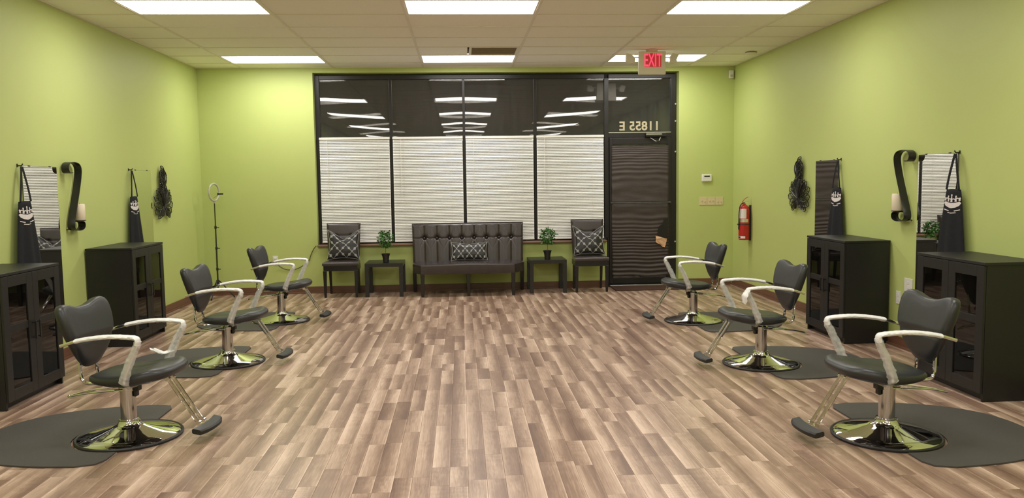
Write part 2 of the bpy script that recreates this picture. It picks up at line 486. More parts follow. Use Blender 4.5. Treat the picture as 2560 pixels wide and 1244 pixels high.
# baseboards
def baseboard(name, x0, x1, y0, y1, axis):
    b = MB()
    if axis == 'x':      # along x, wall at y1
        b.box(x0, x1, y1-.014, y1, 0, .095); b.box(x0, x1, y1-.028, y1-.014, 0, .020)
    elif axis == 'l':
        b.box(x0, x0+.014, y0, y1, 0, .095); b.box(x0+.014, x0+.028, y0, y1, 0, .020)
    else:
        b.box(x1-.014, x1, y0, y1, 0, .095); b.box(x1-.028, x1-.014, y0, y1, 0, .020)
    tag(b.build(name, M_base, bevel=.003), kind='structure')
baseboard('baseboard_back', XL+.03, DX0-.035, 0, 0, 'x')
baseboard('baseboard_back.001', OX1, XR-.03, 0, 0, 'x')
baseboard('baseboard_left', XL, 0, YB, 0, 'l')
baseboard('baseboard_right', 0, XR, YB, 0, 'r')

# ------------------------------------------------------------------ troffers
def troffer():
    t = empty('ceiling_light')
    f = MB()
    for (x0, x1, y0, y1) in ((0, 1.194, 0, .016), (0, 1.194, .574, .59), (0, .016, .016, .574), (1.178, 1.194, .016, .574)):
        f.box(x0, x1, y0, y1, -.001, .014)
    f.build('frame', M_tee, t)
    l = MB(); n = 14; vs = []; m_ = 6
    for j in range(m_+1):
        for i in range(n+1):
            x = .016+1.162*i/n; y = .016+.558*j/m_
            u, v = 2*i/n-1, 2*j/m_-1
            vs.append((x, y, .004-.022*(1-abs(v)**4)*(1-abs(u)**8)))
    l.add(vs, [(j*(n+1)+i, (j+1)*(n+1)+i, (j+1)*(n+1)+i+1, j*(n+1)+i+1) for j in range(m_) for i in range(n)])
    o = l.build('lens', M_lens, t, smooth=True)
    h = MB(); h.box(0, 1.194, 0, .59, .022, .08); h.build('housing', M_tee, t)
    return t
T0 = troffer(); used = False
rown = ['nearest the window wall', 'second from the window wall', 'third from the window wall', 'fourth from the window wall', 'fifth from the window wall', 'in the last row behind the camera']
coln = {-2: 'left column', 0: 'middle column', 2: 'right column'}
for ri, r in enumerate(LIGHTROWS):
    for k in LIGHTCOLS:
        y1 = -TEE0-.61*r
        if y1-.61 < YB: continue
        t = T0 if not used else copy_tree(T0); used = True
        t.location = (1.22*k+.013, y1-.60, H)
        tag(t, 'lit white ceiling troffer in the %s, row %s' % (coln[k], rown[ri]), 'ceiling light', 'rectangular ceiling troffers')
# return-air grille beside a tile
v = empty('ceiling_vent', (.612, -TEE0-.61*2+.007, H), label='dull brownish square air grille in ceiling behind the middle far light', cat='vent')
b = MB(); W_, D_ = .594, .596
b.box(0, W_, 0, .03, -.002, .012); b.box(0, W_, D_-.03, D_, -.002, .012); b.box(0, .03, .03, D_-.03, -.002, .012); b.box(W_-.03, W_, .03, D_-.03, -.002, .012)
b.build('frame', M_tee, v)
b = MB(); b.box(.03, W_-.03, .03, D_-.03, .014, .02); b.build('backing', M_vent, v)
for i in range(14):
    b = MB(); y = .05+i*.0378
    b.add([(.03, y, 0), (W_-.03, y, 0), (W_-.03, y+.031, .008), (.03, y+.031, .008), (.03, y, .002), (W_-.03, y, .002), (W_-.03, y+.031, .010), (.03, y+.031, .010)],
          [(0, 1, 2, 3), (7, 6, 5, 4), (0, 4, 5, 1), (2, 6, 7, 3), (1, 5, 6, 2), (0, 3, 7, 4)])
    b.build('slat', M_vent, v)

# ------------------------------------------------------------------ storefront window and door
FY0, FY1 = .12, .20
win = empty('window_1', (0, 0, 0), kind='structure')
b = MB()
b.box(OX0, OX0+.062, FY0, FY1, SILL, OZ1-.02); fr = b.build('window_frame', M_frame, win, bevel=.003)
b = MB(); b.box(OX0+.062, 2.52, FY0, FY1, 2.935, OZ1-.02); b.build('head_frame', M_frame, win, bevel=.003)
b = MB(); b.box(OX0+.062, 2.52, FY0+.01, FY1, SILL, SILL+.05); b.build('bottom_frame', M_frame, win, bevel=.003)
for xa, xb in ((-.489, -.447), (.525, .561), (1.522, 1.562), (2.520, 2.580)):
    b = MB(); b.box(xa, xb, FY0, FY1, SILL+.05, 2.935); b.build('mullion', M_frame, win, bevel=.003)
for xa, xb in ((-1.438, -.489), (-.447, .525), (.561, 1.522), (1.562, 2.520)):
    b = MB(); b.box(xa, xb, FY0+.02, FY1, 2.115, 2.150); b.build('transom_rail', M_frame, win, bevel=.003)
def pane(x0, x1, z0, z1, parent, y=.155, twist=.0, bow=0.):
    """a sheet of glass, very slightly twisted in its frame as old double glazing is"""
    mb = MB(); n, m_ = 10, 8; vs = []
    for side in (0, 1):
        for j in range(m_+1):
            for i in range(n+1):
                u = 2*i/n-1; v_ = 2*j/m_-1
                x = x0+(x1-x0)*i/n; z = z0+(z1-z0)*j/m_
                vs.append((x, y+side*.004+twist*u*v_+bow*(1-u*u)+.0042*(z-z0), z))
    N_ = (n+1)*(m_+1); fs = []
    for j in range(m_):
        for i in range(n):
            a = j*(n+1)+i
            fs.append((a, a+1, a+n+2, a+n+1)); fs.append((N_+a, N_+a+n+1, N_+a+n+2, N_+a+1))
    mb.add(vs, fs)
    o = mb.build('pane', M_glass, parent, smooth=True)
    return o
tw = [.0017, -.0015, .0014, -.0016]
for i, (xa, xb) in enumerate(((-1.438, -.489), (-.447, .525), (.561, 1.522), (1.562, 2.520))):
    pane(xa, xb, 2.150, 2.935, win, .150, tw[i], .0006)
    pane(xa, xb, 2.150, 2.935, win, .168, -tw[i]*.9, -.0004)
    pane(xa, xb, SILL+.05, 2.115, win, .160)
b = MB(); b.box(OX0-.004, DX0-.035, -.050, FY0, SILL+.002, SILL+.030)
tag(b.build('trim_2', M_sill, bevel=.008), kind='structure')

door = empty('door_1', (0, 0, 0), kind='structure')
b = MB()
b.box(2.580, 3.480, FY0, FY1, 2.935, OZ1-.02)
b.box(3.474, 3.545, FY0, FY1, 0, OZ1-.02)
b.box(2.56, 2.580, FY0+.003, FY1, 0, 2.935)
b.box(2.580, 3.474, FY0, FY1, 2.105, 2.170)
b.build('door_frame', M_frame, door, bevel=.003)
b = MB(); b.box(2.582, 3.474, FY0-.004, FY0+.01, 2.172, 2.180); b.build('transom_stop', M_alum, door)
pane(2.580, 3.474, 2.180, 2.935, door, .150, .0006, .0005)
pane(2.580, 3.474, 2.180, 2.935, door, .168, -.0005, 0)
b = MB(); b.box(2.590, 2.640, .10, .145, .03, 2.10); b.build('stile', M_frame, door, bevel=.003)
b = MB(); b.box(3.420, 3.472, .10, .145, .03, 2.10); b.build('stile', M_frame, door, bevel=.003)
b = MB(); b.box(2.640, 3.420, .10, .145, 2.01, 2.10); b.build('top_rail', M_frame, door, bevel=.003)
b = MB(); b.box(2.640, 3.420, .10, .145, .03, .11); b.build('bottom_rail', M_frame, door, bevel=.003)
pane(2.640, 3.420, .11, 2.01, door, .120)
def paper_sheet(name, x0, x1, z0, z1, n, m_, amp, seed, torn=False, gain=1.0):
    mb = MB(); vs = []; rr = random.Random(seed)
    ph = [rr.random()*6 for _ in range(6)]
    for j in range(m_+1):
        for i in range(n+1):
            s_, t = i/n, j/m_
            x = x0+(x1-x0)*s_; z = z0+(z1-z0)*t
            low = (1-t)*gain
            pz = z*2*PI/(.062+.010*math.sin(z*4+ph[0]))
            y = amp*(1+1.6*low)*(.5+.5*math.sin(pz+1.1*math.sin(s_*3+ph[1])+.5*math.sin(s_*11+ph[2])))
            y += amp*1.2*mnoise.noise(Vector((x*4, z*14, seed)))
            if torn and j == 0:
                z += .018*math.sin(s_*9)+(.03 if .42 < s_ < .50 else 0)+.012*s_
            vs.append((x, .094-max(-.004, y), z))
    mb.add(vs, [(j*(n+1)+i, j*(n+1)+i+1, (j+1)*(n+1)+i+1, (j+1)*(n+1)+i) for j in range(m_) for i in range(n)])
    o = mb.build(name, M_paper, door, smooth=True)
    sl = o.modifiers.new('thick', 'SOLIDIFY'); sl.thickness = .0012
    return o
paper_sheet('paper_cover', 2.618, 3.440, 1.196, 1.985, 26, 120, .0045, 3, gain=.25)
paper_sheet('paper_cover', 2.618, 3.440, .135, 1.170, 26, 150, .0050, 8, torn=True)
b = MB(); b.tube([(2.60, .058, 1.184), (3.455, .058, 1.184)], .009, 8); b.box(2.600, 2.622, .055, .10, 1.172, 1.196); b.box(3.433, 3.462, .055, .10, 1.170, 1.198)
b.build('push_bar', M_barm, door, smooth=True)
b = MB(); b.box(3.10, 3.40, .060, .118, 2.110, 2.165); cl = b.build('door_closer', M_frame, door, bevel=.006)
b = MB(); b.tube([(3.17, .075, 2.095), (3.245, .055, 2.045), (3.285, .058, 2.05), (3.315, .08, 2.105)], .008, 6); b.build('closer_arm', M_chrome2, cl)
b = MB(); b.box(3.105, 3.33, .058, .0605, 2.140, 2.152); b.build('closer_plate', M_alum, cl)
# torn flap and the hole above it
poly = [(3.245, .708), (3.29, .700), (3.342, .683), (3.405, .668), (3.402, .630), (3.390, .605), (3.395, .575), (3.372, .545), (3.342, .552), (3.320, .575), (3.300, .590), (3.262, .605), (3.243, .625), (3.248, .665)]
b = MB(); b.prism(poly, lambda a, c, t: (a, t-.010*math.sin(c*95), c), .066, .069); b.build('torn_flap', M_torn, door)
poly = [(3.27, .712), (3.275, .80), (3.30, .85), (3.34, .875), (3.36, .93), (3.42, .95), (3.42, .672), (3.34, .69)]
b = MB(); b.prism(poly, lambda a, c, t: (a, t, c), .0705, .0725); b.build('torn_edge', M_frame, door)
b = MB(); b.box(2.56, 3.55, -.01, .20, 0, .022); b.build('threshold', M_frame, door, bevel=.003)
b = MB(); b.box(2.575, 3.47, -.018, -.002, .010, .024); b.build('threshold_strip', M_alum, door, bevel=.002)
for z in (2.57, 2.33, .62, 1.9):
    b = MB(); b.lathe([(.012, 0), (.012, .006)], (3.538, .114, z), 10, 'y'); b.build('frame_screw', M_alum, door)
# street number on the outside of the transom, seen from behind
Mt = Matrix.Translation((3.030, .146, 2.262)) @ Matrix.Rotation(PI/2, 4, 'X') @ Matrix.Scale(-1, 4, (1, 0, 0))
text_mesh('11855 E', .175, 'street_number', M_numb, Mt, door, extrude=.0008, bold=.004, spacing=1.02)
b = MB(); b.box(2.57, 3.50, -.46, -.03, 0.0005, .012)
tag(b.build('doormat', M_doormat, bevel=.004), 'dark brown doormat lying at the foot of the glass door', 'doormat')

# ------------------------------------------------------------------ blinds
def blind(x0, x1, label, tilt=0):
    t = empty('window_blind', ((x0+x1)/2, .085, 0), label=label, cat='blind', group='white mini blinds in the shop window')
    hw = (x1-x0)/2
    b = MB(); b.box(-hw, hw, -.016, .016, 2.112, 2.142); b.build('headrail', M_blind, t, bevel=.002)
    zb = .695
    b = MB(); z = 2.100; a = math.radians(52); k = 0
    rr = random.Random(int(x0*100))
    while z > zb+.018:
        aa = a+rr.uniform(-.05, .05); c_, s_ = math.cos(aa)*.0125, math.sin(aa)*.0125
        dz = rr.uniform(-.0008, .0008)
        bx = math.sin(aa)*.0016; bz = math.cos(aa)*.0016
        b.add([(-hw+.004, -c_, z-s_+dz), (hw-.004, -c_, z-s_-dz), (hw-.004, -bx, z+bz), (-hw+.004, -bx, z+bz), (hw-.004, c_, z+s_-dz), (-hw+.004, c_, z+s_+dz)],
              [(0, 1, 2, 3), (3, 2, 4, 5)])
        z -= .0216; k += 1
    o = b.build('slats', M_blind, t); o['kind'] = 'stuff'
    o.data.polygons.foreach_set('use_smooth', [False]*len(o.data.polygons))
    b = MB(); b.add([(-hw+.002, -.012, zb-.006+tilt), (hw-.002, -.012, zb-.006), (hw-.002, .012, zb-.006), (-hw+.002, .012, zb-.006+tilt),
                     (-hw+.002, -.012, zb+.010+tilt), (hw-.002, -.012, zb+.010), (hw-.002, .012, zb+.010), (-hw+.002, .012, zb+.010+tilt)],
                    [(3, 2, 1, 0), (4, 5, 6, 7), (0, 1, 5, 4), (1, 2, 6, 5), (2, 3, 7, 6), (3, 0, 4, 7)])
    b.build('bottom_rail', M_blind, t, bevel=.002)
    for x in (-hw+.16, hw-.16):
        b = MB(); b.tube([(x, -.0145, 2.11), (x, -.0145, zb)], .0011, 5); b.build('ladder_cord', M_whitep, t)
    b = MB(); b.tube([(-hw+.11, -.022, 2.11), (-hw+.112, -.024, 1.35)], .0035, 6); b.build('tilt_wand', M_whitep, t)
    return t
blind(-1.452, -.487, 'closed white mini blind behind the left armless chair, first from left')
blind(-.449, .522, 'closed white mini blind behind left half of the tufted bench, second from left')
blind(.560, 1.512, 'closed white mini blind behind right half of the tufted bench, third from left')
blind(1.553, 2.505, 'closed white mini blind next to the door, rightmost of the four')

# ------------------------------------------------------------------ salon chair
def salon_chair(wrap_long=True):
    t = empty('salon_chair')
    b = MB()
    b.lathe([(.278, .004), (.290, .006), (.291, .014), (.280, .021), (.22, .036), (.16, .052), (.10, .069), (.072, .080), (.064, .090), (.06, .106)], n=64)
    base = b.build('base', M_chrome, t, smooth=50)
    b = MB(); b.lathe([(.287, .001), (.303, .001), (.305, .012), (.298, .019), (.289, .0165)], n=64, cap=False)
    b.build('rubber_rim', M_rubber, base, smooth=50)
    b = MB(); b.lathe([(.057, .10), (.057, .112), (.046, .114), (.044, .285), (.050, .287), (.050, .312), (.030, .314), (.026, .360)], n=28)
    colm = b.build('column', M_chrome2, t, smooth=35)
    b = MB(); b.box(-.030, .075, -.022, .030, .283, .318); b.box(.045, .062, -.02, .02, .25, .285); b.build('valve_block', M_rubber, colm, bevel=.005)
    # foot pump lever: a bent loop reaching back
    b = MB()
    p = smooth_path([(.0, -.052, .300), (-.06, -.056, .298), (-.28, -.030, .268), (-.365, -.008, .246), (-.375, .004, .245), (-.355, .016, .252), (-.25, .034, .278), (-.06, .056, .298), (.0, .052, .300)], 2)
    b.tube(p, .0058, 7); b.build('pump_lever', M_chrome, t, smooth=True)
    b = MB(); b.box(-.12, .13, -.11, .11, .357, .372); b.box(-.05, .09, -.05, .05, .338, .358); b.build('mounting_plate', M_rubber, t, bevel=.006)
    # seat
    ol = []
    for i in range(48):
        q = 2*PI*i/48; c_, s_ = math.cos(q), math.sin(q)
        e = 2/3.0
        x = abs(c_)**e*(1 if c_ > 0 else -1); y = abs(s_)**e*(1 if s_ > 0 else -1)
        wy = .245-.030*(x < 0)*abs(x)+.012*max(0, x)-.02*max(0, x)**4
        ol.append((.078+.255*x, wy*y))
    def sf(x, y, h):
        k = (x+.18)/.52
        rise = .010*k+.020*math.sin(PI*min(1, max(0, k)))**2*-1
        front = -.030*max(0, k-.82)/.18 if h > .04 else 0
        return (x, y, .366+.014*k+h*(.52+.58*k)+rise+front*(h/.09)+.30*h*(y/.25)**2*.35)
    prof = [(.0, 0.0), (.55, 0.0), (.90, .0), (.965, .008), (1.0, .026), (1.0, .044), (.975, .060), (.91, .070), (.80, .075), (.5, .078), (.2, .079), (.0, .079)]
    cushion(ol, [(max(s_, .01), h) for s_, h in prof], sf).build('seat', M_leather, t, smooth=80)
    # seat frame: chrome rails under the seat turning up into the back posts
    b = MB()
    for s_ in (-1, 1):
        b.tube(smooth_path([(.26, .060*s_, .385), (.05, .075*s_, .366), (-.14, .085*s_, .348), (-.205, .085*s_, .346), (-.232, .085*s_, .372), (-.235, .083*s_, .440), (-.240, .08*s_, .52)], 2), .0095, 8)
    b.build('seat_frame', M_chrome, t, smooth=True)
    # backrest: shield with two rounded shoulders
    half = [(.0, .365), (.05, .366), (.10, .378), (.15, .394), (.195, .398), (.228, .385), (.243, .355), (.244, .31), (.238, .26), (.222, .20), (.198, .145), (.165, .09), (.125, .042), (.08, .010), (.035, .0)]
    ol = [(u, v) for u, v in half]+[(-u, v) for u, v in reversed(half[1:])]
    ol = [(p.x, p.y) for p in smooth_loop([(a, c, 0) for a, c in ol], 2)]
    def bf(u, v, h):
        x = -.178-.26*(v-.02)+.42*u*u-.45*(v-.2)**2*.4
        crease = -.010*math.exp(-((v-.165)/.018)**2) if h > .03 else 0
        low = -(.044*(1-max(0, v)/.175))*min(1, h/.05) if v < .175 else 0
        return (x+h*.95+crease+low-.035, u, .432+v*.985+h*.24)
    prof = [(.01, .0), (.6, .0), (.93, .002), (.985, .012), (1.0, .028), (.99, .045), (.955, .058), (.90, .064), (.85, .066), (.80, .067), (.74, .0675), (.68, .068), (.62, .0685)]+[(.56-.05*i, .069) for i in range(11)]+[(.01, .069)]
    cushion(ol, prof, bf).build('backrest', M_leather, t, smooth=60)
    # arms
    def armpath(s_, x_end=-.235):
        return [(x_end, .262*s_, .607), (-.19, .264*s_, .621), (-.12, .270*s_, .642), (0, .274*s_, .660), (.10, .276*s_, .665), (.19, .276*s_, .660), (.218, .276*s_, .657), (.229, .276*s_, .650), (.230, .276*s_, .636), (.222, .275*s_, .612), (.180, .270*s_, .53), (.140, .264*s_, .44), (.118, .25*s_, .372), (.10, .10*s_, .362)]
    for s_ in (-1, 1):
        p = smooth_path(armpath(s_), 1)
        p = [v for v in p]
        b = MB(); b.tube(p, .01, 8, w=.020, h=.015, up=(0, 1, 0)); a = b.build('armrest', M_chrome, t, smooth=True)
        # plastic wrap over the upper bar (stops short of the rear tip)
        q = [v for v in p if v.z > .60 and (v.x > -.155)]
        rr = random.Random(5+s_); rad = [rr.uniform(.9, 1.12) for _ in q]
        b = MB(); vs = []; n = 12
        def wrap(path, w_, h_, name, mat, grow=1.0, amp=.24):
            bb = MB(); dens = []
            for A, B in zip(path, path[1:]):
                for k in range(5): dens.append(A.lerp(B, k/5))
            dens.append(path[-1])
            rings = []
            for i, c in enumerate(dens):
                tt = (dens[min(i+1, len(dens)-1)]-dens[max(i-1, 0)]).normalized()
                a_ = tt.cross(Vector((0, 1, 0))).normalized(); b_ = Vector((0, 1, 0))
                ring = []
                for k in range(n):
                    an = 2*PI*k/n
                    m1 = (1+amp*mnoise.noise(Vector((c.x*60, c.z*60, k*.9+s_*7))))*(1+(grow-1)*(i/len(dens))**1.5)
                    ring.append(tuple(c+a_*math.cos(an)*h_/2*m1+b_*math.sin(an)*w_/2*m1))
                rings.append(ring)
            bb.ringset(rings)
            return bb.build(name, mat, a, smooth=True)
        wrap(q, .048, .027, 'plastic_wrap', M_wrap, 1.0, .12)
        q = [v for v in p if v.z <= .64 and v.x > .10]
        wrap(q, .040, .040, 'plastic_wrap', M_wrap2, 1.7)
    # foot rest
    for s_ in (-1, 1):
        b = MB(); b.tube([(.235, .030*s_, .376), (.262, .030*s_, .370), (.275, .030*s_, .353), (.432, .030*s_, .112), (.455, .030*s_, .088), (.475, .03*s_, .085)], .0105, 8)
        b.tube([(.262, .030*s_, .368), (.10, .032*s_, .366)], .006, 6)
        b.lathe([(.0155, -.010), (.0155, .010)], (.268, .030*s_, .362), 12, 'y'); b.lathe([(.015, -.010), (.015, .010)], (.447, .030*s_, .094), 12, 'y')
        b.build('footrest_rod', M_chrome, t, smooth=True)
    b = MB(); rings = []
    for v_, cx, wd in ((-1, .484, .026), (-.97, .484, .030), (-.62, .497, .036), (-.3, .503, .037), (0, .505, .037), (.3, .503, .037), (.62, .497, .036), (.97, .484, .030), (1, .484, .026)):
        y = .145*v_; z0 = .066; sc = 1
        pr = [(-wd, -.006), (-wd, .012), (-wd*.75, .020), (wd*.75, .012), (wd, .004), (wd, -.012), (wd*.8, -.018), (-wd*.8, -.010)]
        rings.append([(cx+px*sc, y, z0+.008+pz*sc) for px, pz in pr])
    b.ringset(rings); b.build('footrest_pad', M_rubber, t, smooth=30)
    return t
CH0 = salon_chair()
chair_spots = [
    (-1.546, -6.320, -7, 'black salon chair nearest the camera on the left, arms wrapped in white plastic'),
    (-1.527, -4.310, -4, 'black salon chair in the middle of the left row, facing right'),
    (-1.525, -2.250, -4, 'black salon chair farthest back on the left, below the electrical cord'),
    (2.931, -6.783, 183, 'black salon chair nearest the camera on the right, facing left'),
    (2.896, -4.909, 182, 'middle black salon chair of the right row, plastic bag on its arm'),
    (2.930, -2.880, 181, 'black salon chair farthest back on the right, in front of the dark door'),
]
chairs = []
for i, (x, y, a, lab) in enumerate(chair_spots):
    t = CH0 if i == 0 else copy_tree(CH0)
    t.location = (x, y, 0); t.rotation_euler = (0, 0, math.radians(a))
    tag(t, lab, 'salon chair', 'hydraulic salon chairs'); chairs.append(t)
def bag(parent, pts, wid, name='plastic_bag'):
    b = MB(); rings = []
    P_ = [Vector(p) for p in pts]; dn = []
    for A, B in zip(P_, P_[1:]):
        for k in range(6): dn.append((A.lerp(B, k/6)))
    dn.append(P_[-1])
    for i, c in enumerate(dn):
        s_ = i/(len(dn)-1); ww = wid*(.65+.5*math.sin(PI*s_)); ring = []
        for k in range(14):
            an = 2*PI*k/14; m1 = 1+.35*mnoise.noise(Vector((c.x*30+k*.7, c.z*45, 3)))
            ring.append((c.x+.016*math.cos(an)*m1, c.y+ww*math.sin(an)*m1, c.z+.006*math.cos(an*2)))
        rings.append(ring)
    b.ringset(rings); return b.build(name, M_wrap, parent, smooth=True)
bag(chairs[4], [(.222, .276, .655), (.255, .276, .60), (.250, .274, .545)], .040)
bag(chairs[0], [(.16, .262, .47), (.11, .235, .462), (.05, .22, .492)], .018)

# ------------------------------------------------------------------ floor mats
def floor_mat(bx, by, side, cy, label):
    """side=+1: mat spreads to -x (left wall); -1: to +x. Notched round the chair base."""
    t = []
    depth, hw, r = .925, .605, .318
    fx = .045                       # front edge, ahead of the base centre
    def ell(q):
        c_, s_ = math.cos(q), math.sin(q)
        return (-depth*abs(c_)**(2/2.5), (hw)*(1 if s_ > 0 else -1)*abs(s_)**(2/2.5))
    pts = []
    # round the far side from +y front corner, over the back, to -y front corner
    for i in range(41):
        q = math.radians(90-180*i/40); x, y = ell(q)
        pts.append((x+fx-.0, y+cy-by))
    pts = [(x if abs(y-(cy-by)) < hw-.001 else x, y) for x, y in pts]
    # rounded front corners
    pts = [(fx-.13, hw+cy-by)]+[(px, py) for px, py in pts if px < fx-.16]+[(fx-.13, -hw+cy-by)]
    a0 = math.asin(min(1, fx/r))
    lo = math.sqrt(r*r-fx*fx)
    pts += [(fx-.03, -hw+.03+cy-by), (fx, -hw+.10+cy-by), (fx, -lo-.02)]
    for i in range(21):             # the notch: from front-lower round the back to front-upper
        q = math.radians(-90+math.degrees(a0))-(PI-0.0+2*0-2*0)*0
        ang = -PI/2+a0 - (PI+2*a0)*i/20
        pts.append((r*math.cos(ang), r*math.sin(ang)))
    pts += [(fx, lo+.02), (fx, hw-.10+cy-by), (fx-.03, hw-.03+cy-by)]
    mb = MB()
    mb.ringset([[(x*side, y, .0) for x, y in pts], [(x*side, y, .010) for x, y in pts]], capa=False, capb=False)
    me = bmesh.new()
    vb = [me.verts.new((x*side, y, .0)) for x, y in pts]; vt = [me.verts.new((x*side, y, .009)) for x, y in pts]
    n = len(pts)
    for i in range(n): me.faces.new((vb[i], vb[(i+1) % n], vt[(i+1) % n], vt[i]))
    me.faces.new(vt); me.faces.new(list(reversed(vb)))
    bmesh.ops.recalc_face_normals(me, faces=me.faces)
    bmesh.ops.triangulate(me, faces=[f for f in me.faces if len(f.verts) > 4])
    d = D.meshes.new('floor_mat'); me.to_mesh(d); me.free(); d.materials.append(M_mat)
    o = D.objects.new('floor_mat', d); COL.objects.link(o); o.location = (bx, by, .0005)
    tag(o, label, 'mat', 'grey mats under the salon chairs')
floor_mat(-1.546, -6.320, 1, -6.25, 'grey rubber mat under the nearest left chair, cut by the photo edge')
floor_mat(-1.527, -4.310, 1, -4.25, 'grey rubber mat under the middle chair of the left row')
floor_mat(-1.525, -2.250, 1, -2.25, 'grey rubber mat under the farthest left chair')
floor_mat(2.931, -6.783, -1, -6.72, 'grey rubber mat under the nearest right chair, cut by the photo edge')
floor_mat(2.896, -4.909, -1, -4.85, 'grey rubber mat under the middle chair of the right row')
floor_mat(2.930, -2.880, -1, -2.95, 'grey rubber mat under the farthest right chair')

# ------------------------------------------------------------------ cabinets
def cabinet():
    """back at x=0, front at x=.40, y from 0 (near) to .78 (far)"""
    t = empty('cabinet'); W, Dp, Hh = .78, .405, .935
    b = MB(); b.box(-.002, Dp+.018, -.006, W+.006, Hh-.020, Hh); b.build('top', M_black, t, bevel=.002)
    b = MB(); b.box(0, Dp, 0, .018, 0, Hh-.02); b.build('side_panel', M_black, t, bevel=.001)
    b = MB(); b.box(0, Dp, W-.018, W, 0, Hh-.02); b.build('side_panel', M_black, t, bevel=.001)
    b = MB(); b.box(.0, .006, .018, W-.018, .05, Hh-.02); b.build('back_panel', M_black, t)
    b = MB(); b.box(.006, Dp-.04, .018, W-.018, .060, .078); b.build('bottom_panel', M_black, t)
    b = MB(); b.box(Dp-.055, Dp-.04, .018, W-.018, 0, .060); b.build('plinth', M_black, t)
    b = MB(); b.box(.006, Dp-.015, W/2-.009, W/2+.009, .078, Hh-.02); b.build('divider', M_black, t)
    for z in (.27, .47, .68):
        for ya, yb in ((.018, W/2-.009), (W/2+.009, W-.018)):
            b = MB(); b.box(.008, Dp-.05, ya, yb, z, z+(.016 if z == .47 else .006)); b.build('shelf', M_black if z == .47 else M_alum, t)
    for i, (ya, yb) in enumerate(((.002, W/2-.0015), (W/2+.0015, W-.002))):
        d = MB(); z0, z1, s_ = .055, Hh-.024, .075
        xf, xb = Dp+.018, Dp+.001
        d.box(xb, xf, ya, ya+s_, z0, z1); d.box(xb, xf, yb-s_, yb, z0, z1)
        d.box(xb, xf, ya+s_, yb-s_, z0, z0+s_); d.box(xb, xf, ya+s_, yb-s_, z1-s_, z1); d.box(xb, xf-.004, ya+s_, yb-s_, .520, .572)
        o = d.build('door', M_black, t, bevel=.0015)
        g = MB(); g.box(xb+.005, xb+.009, ya+s_, yb-s_, z0+s_, z1-s_); g.build('glass', M_cabglass, o)
        hy = yb-.026 if i == 0 else ya+.026
        h = MB(); h.box(xf+.018, xf+.028, hy-.006, hy+.006, .43, .56); h.box(xf, xf+.018, hy-.005, hy+.005, .437, .447); h.box(xf, xf+.018, hy-.005, hy+.005, .543, .553)
        h.build('handle', M_iron, o, bevel=.002)
    return t
CB = cabinet()
def place_cab(o, x, y, mirror, lab):
    o.location = (x, y, 0); o.rotation_euler = (0, 0, PI if mirror else 0)
    tag(o, lab, 'cabinet', 'black glass-door cabinets')
place_cab(CB, XL+.014, -5.670, False, 'black glass-door cabinet cut by the left edge of the photo')
place_cab(copy_tree(CB), XL+.014, -3.510, False, 'black glass-door cabinet on the left wall below the second apron')
place_cab(copy_tree(CB), XR-.014, -6.174+.78, True, 'black glass-door cabinet cut by the right edge of the photo')
place_cab(copy_tree(CB), XR-.014, -4.235+.78, True, 'black glass-door cabinet on the right wall, farther back, behind the middle chair')

# ------------------------------------------------------------------ mirrors
def wall_mirror(side, y0, y1, lab, z0=.46, z1=1.685):
    x = XL if side > 0 else XR
    t = empty('wall_mirror', (x, (y0+y1)/2, z0), label=lab, cat='mirror', group='frameless wall mirrors')
    h = (y1-y0)/2
    b = MB(); b.box(0 if side > 0 else -.005, .005 if side > 0 else 0, -h, h, 0, z1-z0); b.build('backing', M_frameedge, t)
    b = MB(); b.box(min(.005*side, .009*side), max(.005*side, .009*side), -h+.002, h-.002, .002, z1-z0-.002); b.build('mirror_glass', M_mirror, t)
    for zz in (0, z1-z0):
        for yy in (-h*.6, h*.6):
            b = MB(); b.box(min(0, .013*side), max(0, .013*side), yy-.008, yy+.008, zz-.006, zz+.006); b.build('clip', M_frameedge, t)
wall_mirror(1, -4.50, -3.945, 'frameless wall mirror at far left reflecting the white blinds')
wall_mirror(1, -2.34, -1.806, 'frameless wall mirror on the left wall reflecting only green wall')
wall_mirror(-1, -5.18, -4.640, 'frameless wall mirror on the right reflecting the white blinds and a plant')
wall_mirror(-1, -3.20, -2.670, 'frameless wall mirror on the right wall reflecting the dark door')

